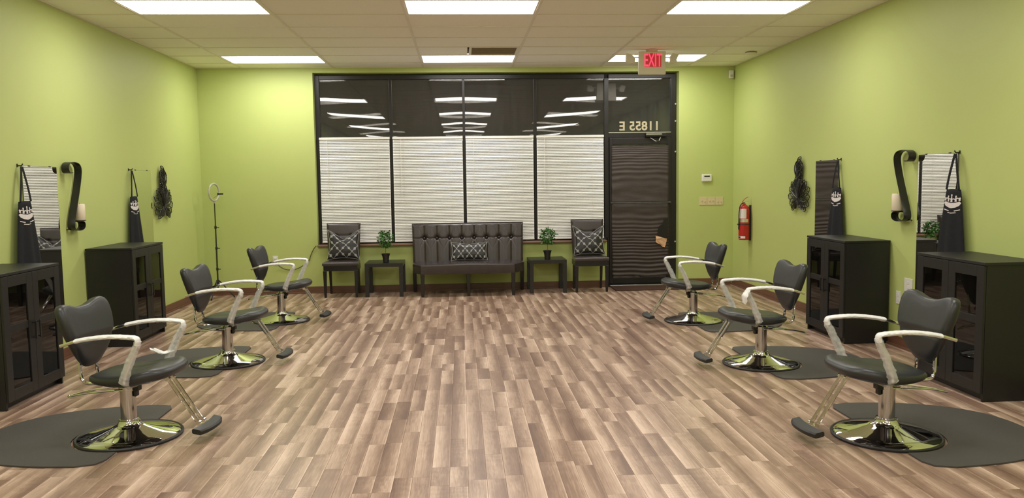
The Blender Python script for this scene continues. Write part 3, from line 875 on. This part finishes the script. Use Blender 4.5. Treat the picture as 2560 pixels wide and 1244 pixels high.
# ------------------------------------------------------------------ aprons
def apron(side, yc, lab, mirror_s=1):
    x0 = XL if side > 0 else XR
    t = empty('apron', (x0, yc, 0), label=lab, cat='apron', group='black salon aprons on wall hooks')
    zt, zb = 1.405, .62
    b = MB(); n, m_ = 16, 26; vs = []
    for j in range(m_+1):
        s_ = j/m_; z = zt+(zb-zt)*s_
        hw = .090+.100*min(1, s_*1.35)**.9
        for i in range(n+1):
            u = -1+2*i/n
            fold = .012*math.sin(u*7+1.3)*s_+.010*math.cos(u*3.1)*s_
            vs.append((side*(.050+.020*s_+fold-.010*u*u), u*hw, z-.006*u*u*(j == 0)))
    b.add(vs, [(j*(n+1)+i, j*(n+1)+i+1, (j+1)*(n+1)+i+1, (j+1)*(n+1)+i) for j in range(m_) for i in range(n)])
    bib = b.build('bib', M_cloth, t, smooth=True)
    sl = bib.modifiers.new('thick', 'SOLIDIFY'); sl.thickness = .002; sl.offset = 0
    for k in (-1, 1):
        b = MB(); b.tube(smooth_path([(side*.050, k*.078, 1.400), (side*.048, k*.055, 1.50), (side*.040, k*.022, 1.62), (side*.035, k*.008, 1.675)], 1), .01, 6, w=.030, h=.005, up=(1, 0, 0))
        b.build('strap', M_cloth, t, smooth=True)
    b = MB(); b.tube([(0, 0, 1.685), (side*.035, 0, 1.685), (side*.045, 0, 1.70)], .005, 8); b.box(min(0, side*.006), max(0, side*.006), -.007, .007, 1.675, 1.70); b.build('hook', M_iron, t)
    # crown emblem
    ms = mirror_s
    def quad(pts, name='emblem'):
        return pts
    e = MB()
    def fn(a, c, tt): 
        s_ = (zt-c)/(zt-zb); u = a/(.09+.100*min(1, s_*1.35)**.9)
        fold = .012*math.sin(u*7+1.3)*s_+.010*math.cos(u*3.1)*s_
        return (side*(.050+.020*s_+fold-.010*u*u+tt), a, c)
    def poly(pp): e.prism([(ms*a, c) for a, c in pp], fn, .0012, .0030)
    def stroke(pts, wd):
        pts = [Vector((a, c)) for a, c in pts]
        for A, B in zip(pts, pts[1:]):
            d = (B-A); 
            if d.length < 1e-6: continue
            nn = Vector((-d.y, d.x)).normalized()*wd/2; ex = d.normalized()*wd*.3
            A2, B2 = A-ex, B+ex
            poly([(A2+nn)[:], (A2-nn)[:], (B2-nn)[:], (B2+nn)[:]])
    zc = 1.285
    band = [(-.088, -.010, .022), (-.045, -.024, .014), (0, -.030, .010), (.045, -.024, .014), (.088, -.010, .022)]
    for (a1, l1, h1), (a2, l2, h2) in zip(band, band[1:]):
        poly([(a1, zc+l1), (a2, zc+l2), (a2, zc+h2), (a1, zc+h1)])
    poly([(.088, zc-.010), (.108, zc+.012), (.088, zc+.022)]); poly([(-.088, zc-.010), (-.088, zc+.022), (-.108, zc+.012)])
    def lowz(a): return .020+.012*(a/.09)**2
    # five tall points with round tips joined by small arches
    for cx, hh in ((-.088, .046), (-.046, .060), (0, .070), (.046, .060), (.088, .046)):
        z0_ = zc+lowz(cx)-.002
        poly([(cx-.012, z0_), (cx+.012, z0_), (cx*1.04+.004, zc+hh-.004), (cx*1.04-.004, zc+hh-.004)])
        poly([(cx*1.04+.0085*math.cos(math.radians(a)), zc+hh+.0085*math.sin(math.radians(a))) for a in range(0, 360, 45)])
    for c1, c2 in ((-.088, -.046), (-.046, 0), (0, .046), (.046, .088)):
        m_c = (c1+c2)/2; r_ = (c2-c1)/2
        stroke([(m_c+r_*math.cos(math.radians(a)), zc+lowz(m_c)+.002+.020*math.sin(math.radians(a))) for a in range(0, 181, 30)], .007)
    stroke([(-.098, zc-.040), (-.04, zc-.050), (.04, zc-.050), (.098, zc-.040)], .007)
    stroke([(-.05, zc-.064), (0, zc-.068), (.05, zc-.064)], .005)
    e.build('emblem', M_white, bib)
    return t
apron(1, -4.555, 'black apron with white crown print on left wall, nearest the photo left edge')
apron(1, -2.400, 'black apron with white crown print above the second cabinet on the left wall')
apron(-1, -5.190, 'black apron with white crown print on right wall, nearest the photo right edge')
apron(-1, -3.240, 'black apron with white crown print above the farther cabinet on the right wall')

# ------------------------------------------------------------------ candle sconces
def sconce(side, y, lab, labc):
    x0 = XL if side > 0 else XR
    t = empty('candle_sconce', (x0, y, 0), label=lab, cat='sconce', group='curled iron candle sconces')
    prof = [(-.050, 1.640), (-.085, 1.630), (-.120, 1.648), (-.132, 1.682), (-.108, 1.715), (-.060, 1.731), (.02, 1.731), (.082, 1.716), (.112, 1.680), (.108, 1.630), (.080, 1.545), (.040, 1.450), (-.005, 1.350),
            (-.050, 1.255), (-.078, 1.185), (-.075, 1.142), (-.03, 1.122), (.05, 1.118), (.10, 1.128), (.130, 1.152), (.125, 1.184), (.095, 1.199), (.04, 1.201), (-.005, 1.200)]
    p = smooth_path([(0, a, c) for a, c in prof], 2)
    b = MB(); rings = []; xa, xb = side*.014, side*.080
    for i, c in enumerate(p):
        tt = (p[min(i+1, len(p)-1)]-p[max(i-1, 0)]).normalized(); nn = Vector((0, -tt.z, tt.y))*.0022
        rings.append([tuple(c+nn+Vector((xa, 0, 0))), tuple(c+nn+Vector((xb, 0, 0))), tuple(c-nn+Vector((xb, 0, 0))), tuple(c-nn+Vector((xa, 0, 0)))])
    b.ringset(rings); b.build('ribbon', M_iron, t, smooth=30)
    for yy, zz in ((-.05, 1.722), (-.06, 1.132)):
        b = MB(); b.box(min(0, side*.03), max(0, side*.03), yy-.012, yy+.012, zz-.004, zz+.004); b.build('wall_bracket', M_iron, t)
    b = MB(); b.lathe([(.046, 1.203), (.050, 1.206), (.046, 1.209)], (side*.066, .056, 0), 24); b.build('candle_plate', M_iron, t, smooth=30)
    c = MB(); c.lathe([(.042, 1.210), (.045, 1.214), (.045, 1.348), (.041, 1.357), (.015, 1.352)], (0, 0, 0), 28)
    co_ = empty('candle', (x0+side*.066, y+.056, 0), label=labc, cat='candle', group='ivory pillar candles')
    c.build('wax', M_candle, co_, smooth=40)
    w_ = MB(); w_.tube([(0, 0, 1.352), (.001, 0, 1.366)], .0015, 5); w_.build('wick', M_iron, co_)
sconce(1, -3.745, 'black curled iron candle sconce on the left wall between mirror and cabinet', 'ivory pillar candle on the left wall sconce')
sconce(-1, -4.485, 'black curled iron candle sconce on the right wall beside the nearer mirror', 'ivory pillar candle on the right wall sconce')

# ------------------------------------------------------------------ lotus wall art
def lotus(side, yc, lab):
    x0 = XL if side > 0 else XR
    t = empty('wall_art', (x0+side*.02, yc, 1.15), label=lab, cat='wall art', group='openwork metal flower wall pieces')
    def petal(ox, oz, ang, L, W, rr=.0056, veins=3, name='petal', dx=0):
        b = MB(); ca, sa = math.cos(math.radians(ang)), math.sin(math.radians(ang))
        def pt(a, c, d=0): return (side*(dx+d), ox+(a*sa+c*ca), oz+(a*ca-c*sa))
        loop = []
        for i in range(17):
            s_ = i/16; wv = W/2*math.sin(PI*s_)**.7*(1+.10*math.sin(s_*22))
            wv = W/2*(max(0., math.sin(PI*s_**1.55))**.62); loop.append((L*s_, wv))
        loop += [(a, -c) for a, c in reversed(loop[1:-1])]
        b.tube([pt(a, c, .012*math.sin(PI*a/L)) for a, c in loop], rr, 5, closed=True)
        for v_ in range(veins):
            k = (v_-(veins-1)/2)/max(1, veins-1)*1.1
            b.tube([pt(L*.08, 0), pt(L*.4, k*W*.30, .012), pt(L*.86, k*W*.34, .006)], rr*.75, 4)
        return b.build(name, M_iron, t)
    for s_ in (-1, 1):      # fan of blunt side petals, two leaves hanging below
        for a_, L_, W_, d_ in ((104, .255, .085, .0), (84, .275, .090, .006), (64, .285, .095, .0), (45, .275, .090, .006), (30, .250, .085, .0), (126, .215, .080, .006)):
            petal(s_*.015, .115, s_*a_, L_, W_, dx=d_, veins=3)
        petal(s_*.02, .125, s_*152, .135, .075, dx=.01, veins=3)
        petal(s_*.01, .11, s_*13, .275, .080, dx=.010, veins=3)
    petal(0, .11, 0, .27, .085, veins=3, dx=.014)
    # the closed bud above
    petal(.000, .31, 1, .255, .20, veins=6, dx=.006); petal(.050, .32, 5, .23, .11, veins=3, dx=.0); petal(-.040, .33, -4, .20, .11, veins=2, dx=.0)
    petal(.030, .36, 8, .19, .06, veins=2, dx=.0)
    for k in range(5):
        petal(.030, .315+.043*k, -64+6*k, .150-.004*k, .062, veins=1, dx=.010+.002*(k % 2))
    petal(-.01, .335, 0, .09, .09, veins=2, dx=.01)
lotus(1, -1.50, 'black openwork metal lotus on the left wall past the second mirror')
lotus(-1, -2.28, 'black openwork metal lotus on the right wall between extinguisher and mirror')

# ------------------------------------------------------------------ bench
def tapered_leg(parent, x, y, z1, a0=.019, a1=.028, dx=0, dy=0, mat=None):
    b = MB(); b.taper(x, y, 0, z1, a0, a1, dx=dx, dy=dy); b.build('leg', mat or M_legs, parent, bevel=.003)
bench = empty('bench', (.563, 0, 0), label='long dark brown leather bench with button-tufted back under the window', cat='bench')
X0, X1 = -.763, .775
def bench_back():
    b = MB(); nx, nz = 260, 70; z0, z1 = .30, .948; vs = []
    btn = [-.593+.1715*i for i in range(8)]
    for j in range(nz+1):
        for i in range(nx+1):
            x = X0+(X1-X0)*i/nx; z = z0+(z1-z0)*j/nz
            g = min(abs(x-q) for q in btn); q0 = min(btn, key=lambda q: abs(x-q))
            zb_ = .745
            d = .0
            seam = .007*math.exp(-(g/.0055)**2)
            cell = .016*(1-min(1, g/.0857))**.0
            pill = .007*math.sin(PI*min(1, g/.0857)*.5)
            r = math.hypot(x-q0, (z-zb_))
            tuft = .030*math.exp(-(r/.030)**2)
            hseam = .007*math.exp(-((z-zb_)/.008)**2)*(1 if abs(z-zb_) < .05 else 0)
            # short folds running down from each button
            fold = .007*math.exp(-((abs(x-q0)-abs(z-zb_)*.55)/.008)**2)*math.exp(-abs(z-zb_)/.05)
            edge = min(x-X0, X1-x, z1-z)
            ed = .030*max(0, 1-edge/.035)**2
            dep = .020+pill-seam-tuft-hseam-fold-ed
            if z > .915: dep = .020-ed+.004
            t_ = (z-.30)/.648
            vs.append((x*(1-.020*(1-t_)), -.165+.085*t_-dep, z+.0))
    b.add(vs, [(j*(nx+1)+i, j*(nx+1)+i+1, (j+1)*(nx+1)+i+1, (j+1)*(nx+1)+i) for j in range(nz) for i in range(nx)])
    # sides, top and rear
    fr_ = [vs[0], vs[nx], vs[-1], vs[nz*(nx+1)]]
    k = len(b.v)
    b.add([(vs[0][0], -.105, .30), (vs[nx][0], -.105, .30), (X1, -.035, .948), (X0, -.035, .948)], [])
    left = [j*(nx+1) for j in range(nz+1)]; right = [j*(nx+1)+nx for j in range(nz+1)]
    top = [nz*(nx+1)+i for i in range(nx+1)]; bot = list(range(nx+1))
    b.f.append(tuple(left+[k+3, k])); b.f.append(tuple(list(reversed(right))+[k+1, k+2][0:2]))
    b.f.append(tuple(list(reversed(top))+[k+3, k+2])); b.f.append(tuple(bot+[k+1, k])); b.f.append((k, k+1, k+2, k+3))
    o = b.build('backrest', M_brownlea, bench, smooth=50)
    for q in btn:
        mb = MB(); mb.lathe([(.013, 0), (.013, -.004), (.009, -.008), (.002, -.010)], (q, -.107-.002, .745), 12, 'y'); mb.build('button', M_brownlea, o, smooth=True)
    return o
bench_back()
out = [(X0+.02, -.10), (X0+.02, -.42), (-.623, -.66), (.612, -.66), (X1-.02, -.42), (X1-.02, -.10)]
def dens(ol, n=10):
    r = []
    for i, a in enumerate(ol):
        c = ol[(i+1) % len(ol)]
        for k in range(n): r.append((a[0]+(c[0]-a[0])*k/n, a[1]+(c[1]-a[1])*k/n))
    return r
def seatf(a, c, h):
    sag = .010*math.cos(a*PI/1.23*2) if h > .10 else 0
    se = sum(math.exp(-((a-q)/.006)**2) for q in (-.21, .21))*.003 if h > .10 else 0
    return (a, c, .302+h+sag*.6-se)
cushion(dens(out, 12), [(.01, 0), (.6, 0), (.985, 0), (1.0, .006), (1.0, .112), (.993, .124), (.975, .130), (.9, .134), (.6, .137), (.3, .138), (.01, .138)], seatf).build('seat', M_brownlea, bench, smooth=35)
for x, y in ((-.605, -.628), (.595, -.628), (-.735, -.14), (.75, -.14), (.0, -.610), (.0, -.14)):
    tapered_leg(bench, x, y, .305, .019, .027, dy=(.05 if y > -.3 else 0))
# ------------------------------------------------------------------ armless chairs
def parsons():
    t = empty('dining_chair')
    b = MB(); nx, nz = 60, 50; vs = []; z0, z1, hw0, hw1 = .40, .972, .205, .228
    for j in range(nz+1):
        for i in range(nx+1):
            u = -1+2*i/nx; tt = j/nz; z = z0+(z1-z0)*tt
            hw = hw0+(hw1-hw0)*tt; x = u*hw
            e = min((1-abs(u))*hw, z1-z)
            dep = .022-.022*max(0, 1-e/.03)**2
            for bx_ in (-.10, .10):
                dep -= .012*math.exp(-(((x-bx_)**2+(z-.80)**2)/.020**2))
            dep -= .004*math.exp(-((z-.80)/.012)**2)
            vs.append((x, -.115+.075*tt-dep, z))
    b.add(vs, [(j*(nx+1)+i, j*(nx+1)+i+1, (j+1)*(nx+1)+i+1, (j+1)*(nx+1)+i) for j in range(nz) for i in range(nx)])
    k = len(b.v); b.add([(-hw0, -.065, z0), (hw0, -.065, z0), (hw1, .0, z1), (-hw1, .0, z1)], [])
    b.f.append(tuple([j*(nx+1) for j in range(nz+1)]+[k+3, k])); b.f.append(tuple([j*(nx+1)+nx for j in reversed(range(nz+1))]+[k+1, k+2]))
    b.f.append(tuple([nz*(nx+1)+i for i in reversed(range(nx+1))]+[k+3, k+2])); b.f.append(tuple(list(range(nx+1))+[k+1, k])); b.f.append((k, k+1, k+2, k+3))
    b.build('backrest', M_brownlea, t, smooth=50)
    ol = dens([(-.215, -.08), (-.235, -.47), (.235, -.47), (.215, -.08)], 8)
    cushion(ol, [(.01, 0), (.6, 0), (.97, 0), (1.0, .008), (1.0, .030), (.985, .042), (.95, .048), (.7, .054), (.4, .056), (.01, .056)], lambda a, c, h: (a, c, .425+h)).build('seat', M_brownlea, t, smooth=35)
    b = MB(); b.box(-.222, .222, -.460, -.085, .355, .427); b.build('seat_rail', M_legs, t, bevel=.004)
    for x in (-.205, .205):
        b = MB(); b.taper(x, -.440, 0, .36, .015, .023); b.build('leg', M_legs, t, bevel=.003)
        b = MB(); b.taper(x*.93, -.105, 0, .42, .014, .020, dy=.055); b.build('leg', M_legs, t, bevel=.003)
    return t
PC = parsons(); PC.location = (-1.130, -.045, 0)
tag(PC, 'dark brown leather armless chair left of the bench holding a lattice pillow', 'chair', 'armless leather chairs')
p2 = copy_tree(PC); p2.location = (2.232, -.05, 0)
tag(p2, 'dark brown leather armless chair right of the bench, next to the door', 'chair', 'armless leather chairs')

# ------------------------------------------------------------------ pillows
def pillow(name, w_, h_, th, mat, loc, rx, lab, grp, pinch=.10, rz=0, topdip=.0):
    t = empty(name, loc, rz, label=lab, cat='pillow', group=grp)
    t.rotation_euler = (rx, 0, rz)
    n = 32
    me = MB(); uvs = []
    vs = []
    def P3(u, v, s_):
        k = (1-u*u)*(1-v*v)
        x = u*w_/2*(1-pinch*(1-v*v)); z = v*h_/2*(1-pinch*(1-u*u))
        if v > 0: z -= topdip*(v)*(1-abs(u))**1.3
        y = s_*th/2*(max(0, k))**.45
        y += .004*mnoise.noise(Vector((u*3, v*3, s_)))
        return (x, y if k > 0 else 0, z)
    for s_ in (-1, 1):
        for j in range(n+1):
            for i in range(n+1):
                vs.append(P3(-1+2*i/n, -1+2*j/n, s_)); uvs.append((i/n, j/n))
    N_ = (n+1)**2; fs = []
    for j in range(n):
        for i in range(n):
            a = j*(n+1)+i
            fs.append((a, a+1, a+n+2, a+n+1)); fs.append((N_+a, N_+a+n+1, N_+a+n+2, N_+a+1))
    d = D.meshes.new('cover'); d.from_pydata(vs, [], fs); uvl = d.uv_layers.new(name='UVMap')
    for l in d.loops: uvl.data[l.index].uv = uvs[l.vertex_index]
    d.materials.append(mat); d.polygons.foreach_set('use_smooth', [True]*len(d.polygons))
    o = D.objects.new('cover', d); COL.objects.link(o); o.parent = t
    m_ = o.modifiers.new('weld', 'WELD'); m_.merge_threshold = .0005
    b = MB(); edge = [(-1+2*i/n, -1) for i in range(n)]+[(1, -1+2*i/n) for i in range(n)]+[(1-2*i/n, 1) for i in range(n)]+[(-1, 1-2*i/n) for i in range(n)]
    b.tube([P3(u, v, 0) for u, v in edge], .004, 5, closed=True, up=(0, 1, 0)); b.build('piping', M_piping, t, smooth=True)
    return t
pillow('throw_pillow', .44, .42, .13, M_pil_sq, (-1.115, -.235, .685), math.radians(-17), 'square black throw pillow with silver lattice on the left armless chair', 'lattice throw pillows', .14, 0, .11)
pillow('throw_pillow', .44, .42, .13, M_pil_sq, (2.235, -.240, .685), math.radians(-17), 'square black throw pillow with silver lattice on the right armless chair', 'lattice throw pillows', .14, 0, .11)
pillow('throw_pillow', .50, .255, .11, M_pil_lum, (.583, -.245, .567), math.radians(-20), 'narrow lumbar pillow with silver lattice on the middle of the bench', 'lattice throw pillows', .09, 0, .02)

# ------------------------------------------------------------------ side tables and topiaries
def side_table():
    t = empty('side_table'); h = .25
    b = MB(); b.box(-h, h, -h, h, .400, .450); b.build('top', M_table, t, bevel=.002)
    for x in (-1, 1):
        for y in (-1, 1):
            b = MB(); b.box(x*h-.05*(x > 0), x*h+.05*(x < 0), y*h-.05*(y > 0), y*h+.05*(y < 0), 0, .400); b.build('leg', M_table, t, bevel=.001)
    return t
ST = side_table(); ST.location = (-.556, -.285, 0)
tag(ST, 'small square black side table left of the bench with a topiary', 'side table', 'square black side tables')
s2 = copy_tree(ST); s2.location = (1.640, -.265, 0)
tag(s2, 'small square black side table right of the bench with a topiary', 'side table', 'square black side tables')
def topiary(loc, seed, lab, lean=0):
    rr = random.Random(seed)
    t = empty('topiary', loc, label=lab, cat='plant', group='small potted topiaries')
    b = MB(); b.lathe([(.034, 0), (.040, .004), (.041, .05), (.047, .085), (.060, .118), (.056, .120), (.043, .100), (.040, .10)], n=24); b.build('pot', M_pot, t, smooth=40)
    b = MB(); b.tube([(0, 0, .095), (lean*.3, 0, .18), (lean*.8, 0, .27)], .0035, 6); b.build('stem', M_stem, t)
    b = MB(); R = .098
    for i in range(330):
        d = Vector((rr.gauss(0, 1), rr.gauss(0, 1), rr.gauss(0, 1))).normalized()
        r = R*rr.uniform(.35, 1.05); c = d*r+Vector((lean, 0, .322))
        if d.z < -.4: c.z -= .02*rr.random()
        L_ = rr.uniform(.030, .048); W_ = L_*.62
        dirv = (d+Vector((rr.uniform(-.8, .8), rr.uniform(-.8, .8), rr.uniform(-.9, .4)))).normalized()
        sidev = dirv.cross(Vector((rr.uniform(-1, 1), rr.uniform(-1, 1), 1))).normalized(); up_ = dirv.cross(sidev)
        b.add([c, c+dirv*L_*.5+sidev*W_/2+up_*.002, c+dirv*L_, c+dirv*L_*.5-sidev*W_/2+up_*.002, c+dirv*L_*.5-up_*.003], [(0, 1, 4), (1, 2, 4), (2, 3, 4), (3, 0, 4)])
    o = b.build('foliage', M_leaf, t); o['kind'] = 'stuff'
    b = MB()
    for i in range(10):
        d = Vector((rr.uniform(-1, 1), rr.uniform(-1, 1), rr.uniform(-.2, 1))).normalized()
        b.tube([(lean*.8, 0, .265), Vector((lean, 0, .31))+d*.06], .0015, 4)
    b.build('twigs', M_stem, t)
topiary((-.535, -.42, .4505), 2, 'small round potted topiary on the left side table')
topiary((1.640, -.40, .4505), 9, 'small bushy potted topiary on the right side table', .012)

# ------------------------------------------------------------------ ring light
rl = empty('ring_light', (-2.785, -.30, 0), label='ring light on a slim black tripod in the left back corner', cat='ring light')
b = MB(); b.tube([(0, 0, .10), (0, 0, .68)], .011, 8); b.tube([(0, 0, .66), (0, 0, .98)], .0095, 8); b.tube([(0, 0, .96), (0, 0, 1.275)], .0075, 8); b.build('pole', M_pole, rl, smooth=True)
for z in (.395, .674, .952):
    b = MB(); b.lathe([(.015, z-.018), (.016, z+.014)], (0, 0, 0), 12); b.box(.008, .045, -.006, .006, z-.008, z+.002); b.build('clamp', M_rubber, rl)
b = MB(); b.lathe([(.020, .20), (.022, .245)], n=14); b.lathe([(.018, .10), (.020, .125)], n=14); b.build('tripod_hub', M_rubber, rl)
for k in range(3):
    a = math.radians(20+120*k); c_, s_ = math.cos(a), math.sin(a)
    b = MB(); b.tube([(.02*c_, .02*s_, .235), (.20*c_, .20*s_, .012)], .007, 6); b.tube([(.018*c_, .018*s_, .115), (.11*c_, .11*s_, .125)], .004, 5); lg = b.build('leg', M_rubber, rl)
    b = MB(); b.lathe([(.010, .001), (.011, .02)], (.20*c_, .20*s_, 0), 10); b.build('foot', M_rubber, lg)
ra = math.radians(73); cr_, sr_ = math.cos(ra), math.sin(ra)
def rp(u, z, d): return (u*cr_+d*sr_, u*sr_*1.0-d*cr_, z)
b = MB(); R = .113; rings = []
for i in range(40):
    q = 2*PI*i/40; ring = []
    for k in range(10):
        a = 2*PI*k/10; rr_ = R+.014*math.cos(a); dd = .011*math.sin(a)
        ring.append(rp(rr_*math.cos(q), 1.417+rr_*math.sin(q), dd))
    rings.append(ring)
rings.append(rings[0]); b.ringset(rings, False, False); b.build('ring', M_ring, rl, smooth=True)
b = MB(); b.tube([(0, 0, 1.27), (0, 0, 1.295)], .010, 8); b.tube([rp(0, 1.305, 0), rp(.01, 1.34, -.02), (.06, -.02, 1.385), (.10, -.03, 1.395)], .005, 6); b.build('bracket', M_ring, rl)
b = MB(); b.box(.060, .130, -.05, -.035, 1.385, 1.405); b.box(.056, .066, -.055, -.03, 1.380, 1.410); b.build('phone_clamp', M_rubber, rl, bevel=.002)

# ------------------------------------------------------------------ wall pieces
def plate(side, y, z, w_, h_, lab, cat='wall plate', name='wall_plate', mat=None, rocker=True):
    x = XL if side > 0 else XR
    t = empty(name, (x, y, z), label=lab, cat=cat)
    b = MB(); b.box(min(0, side*.006), max(0, side*.006), -w_/2, w_/2, -h_/2, h_/2); b.build('cover', mat or M_whitep, t, bevel=.002)
    if rocker:
        for zz in (-h_*.17, h_*.17):
            b = MB(); b.box(min(side*.006, side*.008), max(side*.006, side*.008), -.016, .016, zz-.014, zz+.014); b.build('socket', mat or M_whitep, t, bevel=.001)
plate(-1, -4.530, .567, .125, .115, 'wide white wall plate, upper of the two between the right cabinets', rocker=True)
plate(-1, -4.376, .437, .072, .115, 'narrow white outlet plate, lower of the two between the right cabinets')
t = empty('power_outlet', (-2.085, 0, .470), label='white power outlet on the back wall above the farthest left chair', cat='outlet')
b = MB(); b.box(-.036, .036, -.006, 0, -.058, .058); b.build('cover', M_whitep, t, bevel=.002)
for zz in (-.02, .02):
    b = MB(); b.box(-.016, .016, -.008, -.006, zz-.014, zz+.014); b.build('socket', M_whitep, t)
b = MB(); b.box(-.015, .02, -.035, -.008, .008, .036); b.build('plug', M_whitep, t, bevel=.003)
b = MB(); b.tube(smooth_path([(-1.52, -.02, .660), (-1.555, -.012, .625), (-1.60, -.010, .54), (-1.63, -.010, .44), (-1.70, -.010, .395), (-1.80, -.010, .34), (-1.93, -.010, .33), (-2.03, -.012, .38), (-2.060, -.040, .44), (-2.083, -.052, .452)], 2), .0055, 7)
tag(b.build('extension_lead', M_cord, smooth=True), 'thin dark cord sagging on the green wall from window sill to outlet', 'cord')
t = empty('thermostat', (3.955, 0, 1.520), label='white rounded thermostat on the back wall above the light switches', cat='thermostat')
b = MB(); b.box(-.073, .073, -.028, 0, -.052, .052); b.build('housing', M_whitep, t, bevel=.018, seg=4)
b = MB(); b.box(-.040, .040, -.0295, -.0275, .014, .034); b.build('display', M_rubber, t)
for i, (x, lb) in enumerate(((3.908, 'left'), (4.024, 'middle'), (4.140, 'right'))):
    t = empty('light_switch', (x, 0, 1.195), label='almond double toggle switch plate, %s one of the three by the door' % lb, cat='light switch', group='almond switch plates below the thermostat')
    b = MB(); b.box(-.056, .056, -.006, 0, -.058, .058); b.build('cover', M_almond, t, bevel=.002)
    for k, s_ in enumerate((-.023, .023)):
        up_ = ((1, -1), (1, 1), (-1, -1))[i][k]
        b = MB(); b.taper(s_, -.006, 0, 0.001, .006, .006); b = MB()
        b.box(s_-.005, s_+.005, -.017, -.005, (.000 if up_ > 0 else -.014), (.014 if up_ > 0 else 0)); b.build('toggle', M_almond, t, bevel=.001)
# motion sensor in the corner
t = empty('motion_sensor', (4.290, 0, 2.960), label='small white motion sensor high in the right back corner', cat='sensor')
b = MB(); b.box(-.032, .032, -.045, 0, -.058, .058); b.build('housing', M_whitep, t, bevel=.010, seg=3)
b = MB(); b.box(-.018, .018, -.049, -.044, -.04, -.005); b.build('lens_window', M_ring, t, bevel=.004)
t = empty('smoke_detector', (4.134, -1.22, H), label='small beige smoke detector on the ceiling near the right wall', cat='smoke detector')
b = MB(); b.lathe([(.070, -.001), (.070, -.018), (.055, -.030), (.02, -.034)], n=28); b.build('housing', M_beige, t, smooth=30)
b = MB(); b.lathe([(.0715, -.004), (.0715, -.010)], n=28, cap=False); b.build('vent_ring', M_rubber, t)
# fire extinguisher
fx, fy = XR-.092, -.70
t = empty('fire_extinguisher', (fx, fy, 0), label='red fire extinguisher hanging on the right wall near the back corner', cat='fire extinguisher')
b = MB(); b.lathe([(.060, .690), (.068, .694), (.072, .705), (.072, 1.080), (.066, 1.115), (.045, 1.145), (.022, 1.160), (.020, 1.175)], n=32); cyl = b.build('cylinder', M_red, t, smooth=40)
def wraplabel(a0, a1, z0, z1, mat, name, r=.0732):
    b = MB(); n = 10
    p = [(r*math.cos(math.radians(a0+(a1-a0)*i/n)), r*math.sin(math.radians(a0+(a1-a0)*i/n))) for i in range(n+1)]
    b.add([(x, y, z0) for x, y in p]+[(x, y, z1) for x, y in p], [(i, i+1, n+2+i, n+1+i) for i in range(n)]); return b.build(name, mat, cyl, smooth=True)
wraplabel(175, 275, .975, 1.105, M_fexlabel, 'label'); wraplabel(175, 300, .925, .970, M_alum, 'lower_label')
wraplabel(180, 265, .712, .742, M_fexlabel, 'inspection_sticker'); wraplabel(182, 215, .716, .738, M_pole, 'sticker_print', .0736)
b = MB(); b.lathe([(.0745, .893), (.0755, .897), (.0745, .901)], n=32, cap=False); b.box(-.086, -.070, -.016, .016, .888, .906); b.box(.070, .092, -.02, .02, .68, 1.15); b.build('bracket', M_iron, t)
b = MB(); b.box(-.016, .016, -.016, .016, 1.165, 1.205); b.build('valve', M_alum, t, bevel=.003)
b = MB(); b.tube(smooth_path([(-.03, 0, 1.185), (.0, -.01, 1.235), (.05, -.015, 1.262)], 2), .01, 6, w=.018, h=.008); b.build('lever', M_red, t)
b = MB(); b.tube([(-.01, 0, 1.20), (.06, -.005, 1.200)], .01, 6, w=.020, h=.008); b.build('carry_handle', M_alum, t)
b = MB(); b.tube(smooth_path([(.0, -.016, 1.185), (-.06, -.04, 1.17), (-.082, -.045, 1.10), (-.080, -.03, .95), (-.079, -.02, .83)], 2), .007, 7); b.build('hose', M_rubber, t, smooth=True)
# exit sign
t = empty('exit_sign', (2.835, -1.40, H), label='red lit exit sign with two emergency lamp heads hanging from ceiling', cat='exit sign')
b = MB(); b.lathe([(.075, -.001), (.070, -.010), (.05, -.015)], n=28); b.build('canopy', M_beige, t, smooth=30)
b = MB(); b.box(-.166, .166, -.030, .030, -.295, -.016); b.build('housing', M_beige, t, bevel=.010, seg=3)
b = MB(); b.box(-.098, .108, -.0320, -.0295, -.206, -.042); b.build('sign_face', M_redglow, t)
Mt = Matrix.Translation((.005, -.034, -.132)) @ Matrix.Rotation(PI/2, 4, 'X') @ Matrix.Diagonal((.585, 1.20, 1, 1))
text_mesh('EXIT', .185, 'letters', M_red_e, Mt, t, extrude=.0012, bold=.0015, spacing=1.0)
for s_ in (-1, 1):
    b = MB(); b.tube([(s_*.166, 0, -.090), (s_*.215, 0, -.090)], .008, 8); arm_ = b.build('lamp_arm', M_beige, t)
    b = MB(); c0 = s_*.262
    if s_ < 0: pts = [(c0-.058, -.145), (c0-.056, -.040), (c0+.018, -.066), (c0+.050, -.100), (c0+.046, -.150), (c0, -.165)]
    else: pts = [(c0-.050, -.150), (c0-.046, -.095), (c0-.012, -.038), (c0+.062, -.062), (c0+.036, -.118), (c0+.040, -.150), (c0, -.165)]
    b.prism(pts, lambda a, c, tt: (a, tt, c), -.045, .045); hd = b.build('lamp_head', M_beige, t, bevel=.010, seg=3)
    b = MB(); b.lathe([(.032, -.044), (.032, -.049)], (c0, 0, -.105), 16, 'y'); b.build('lamp_lens', M_whitep, hd)
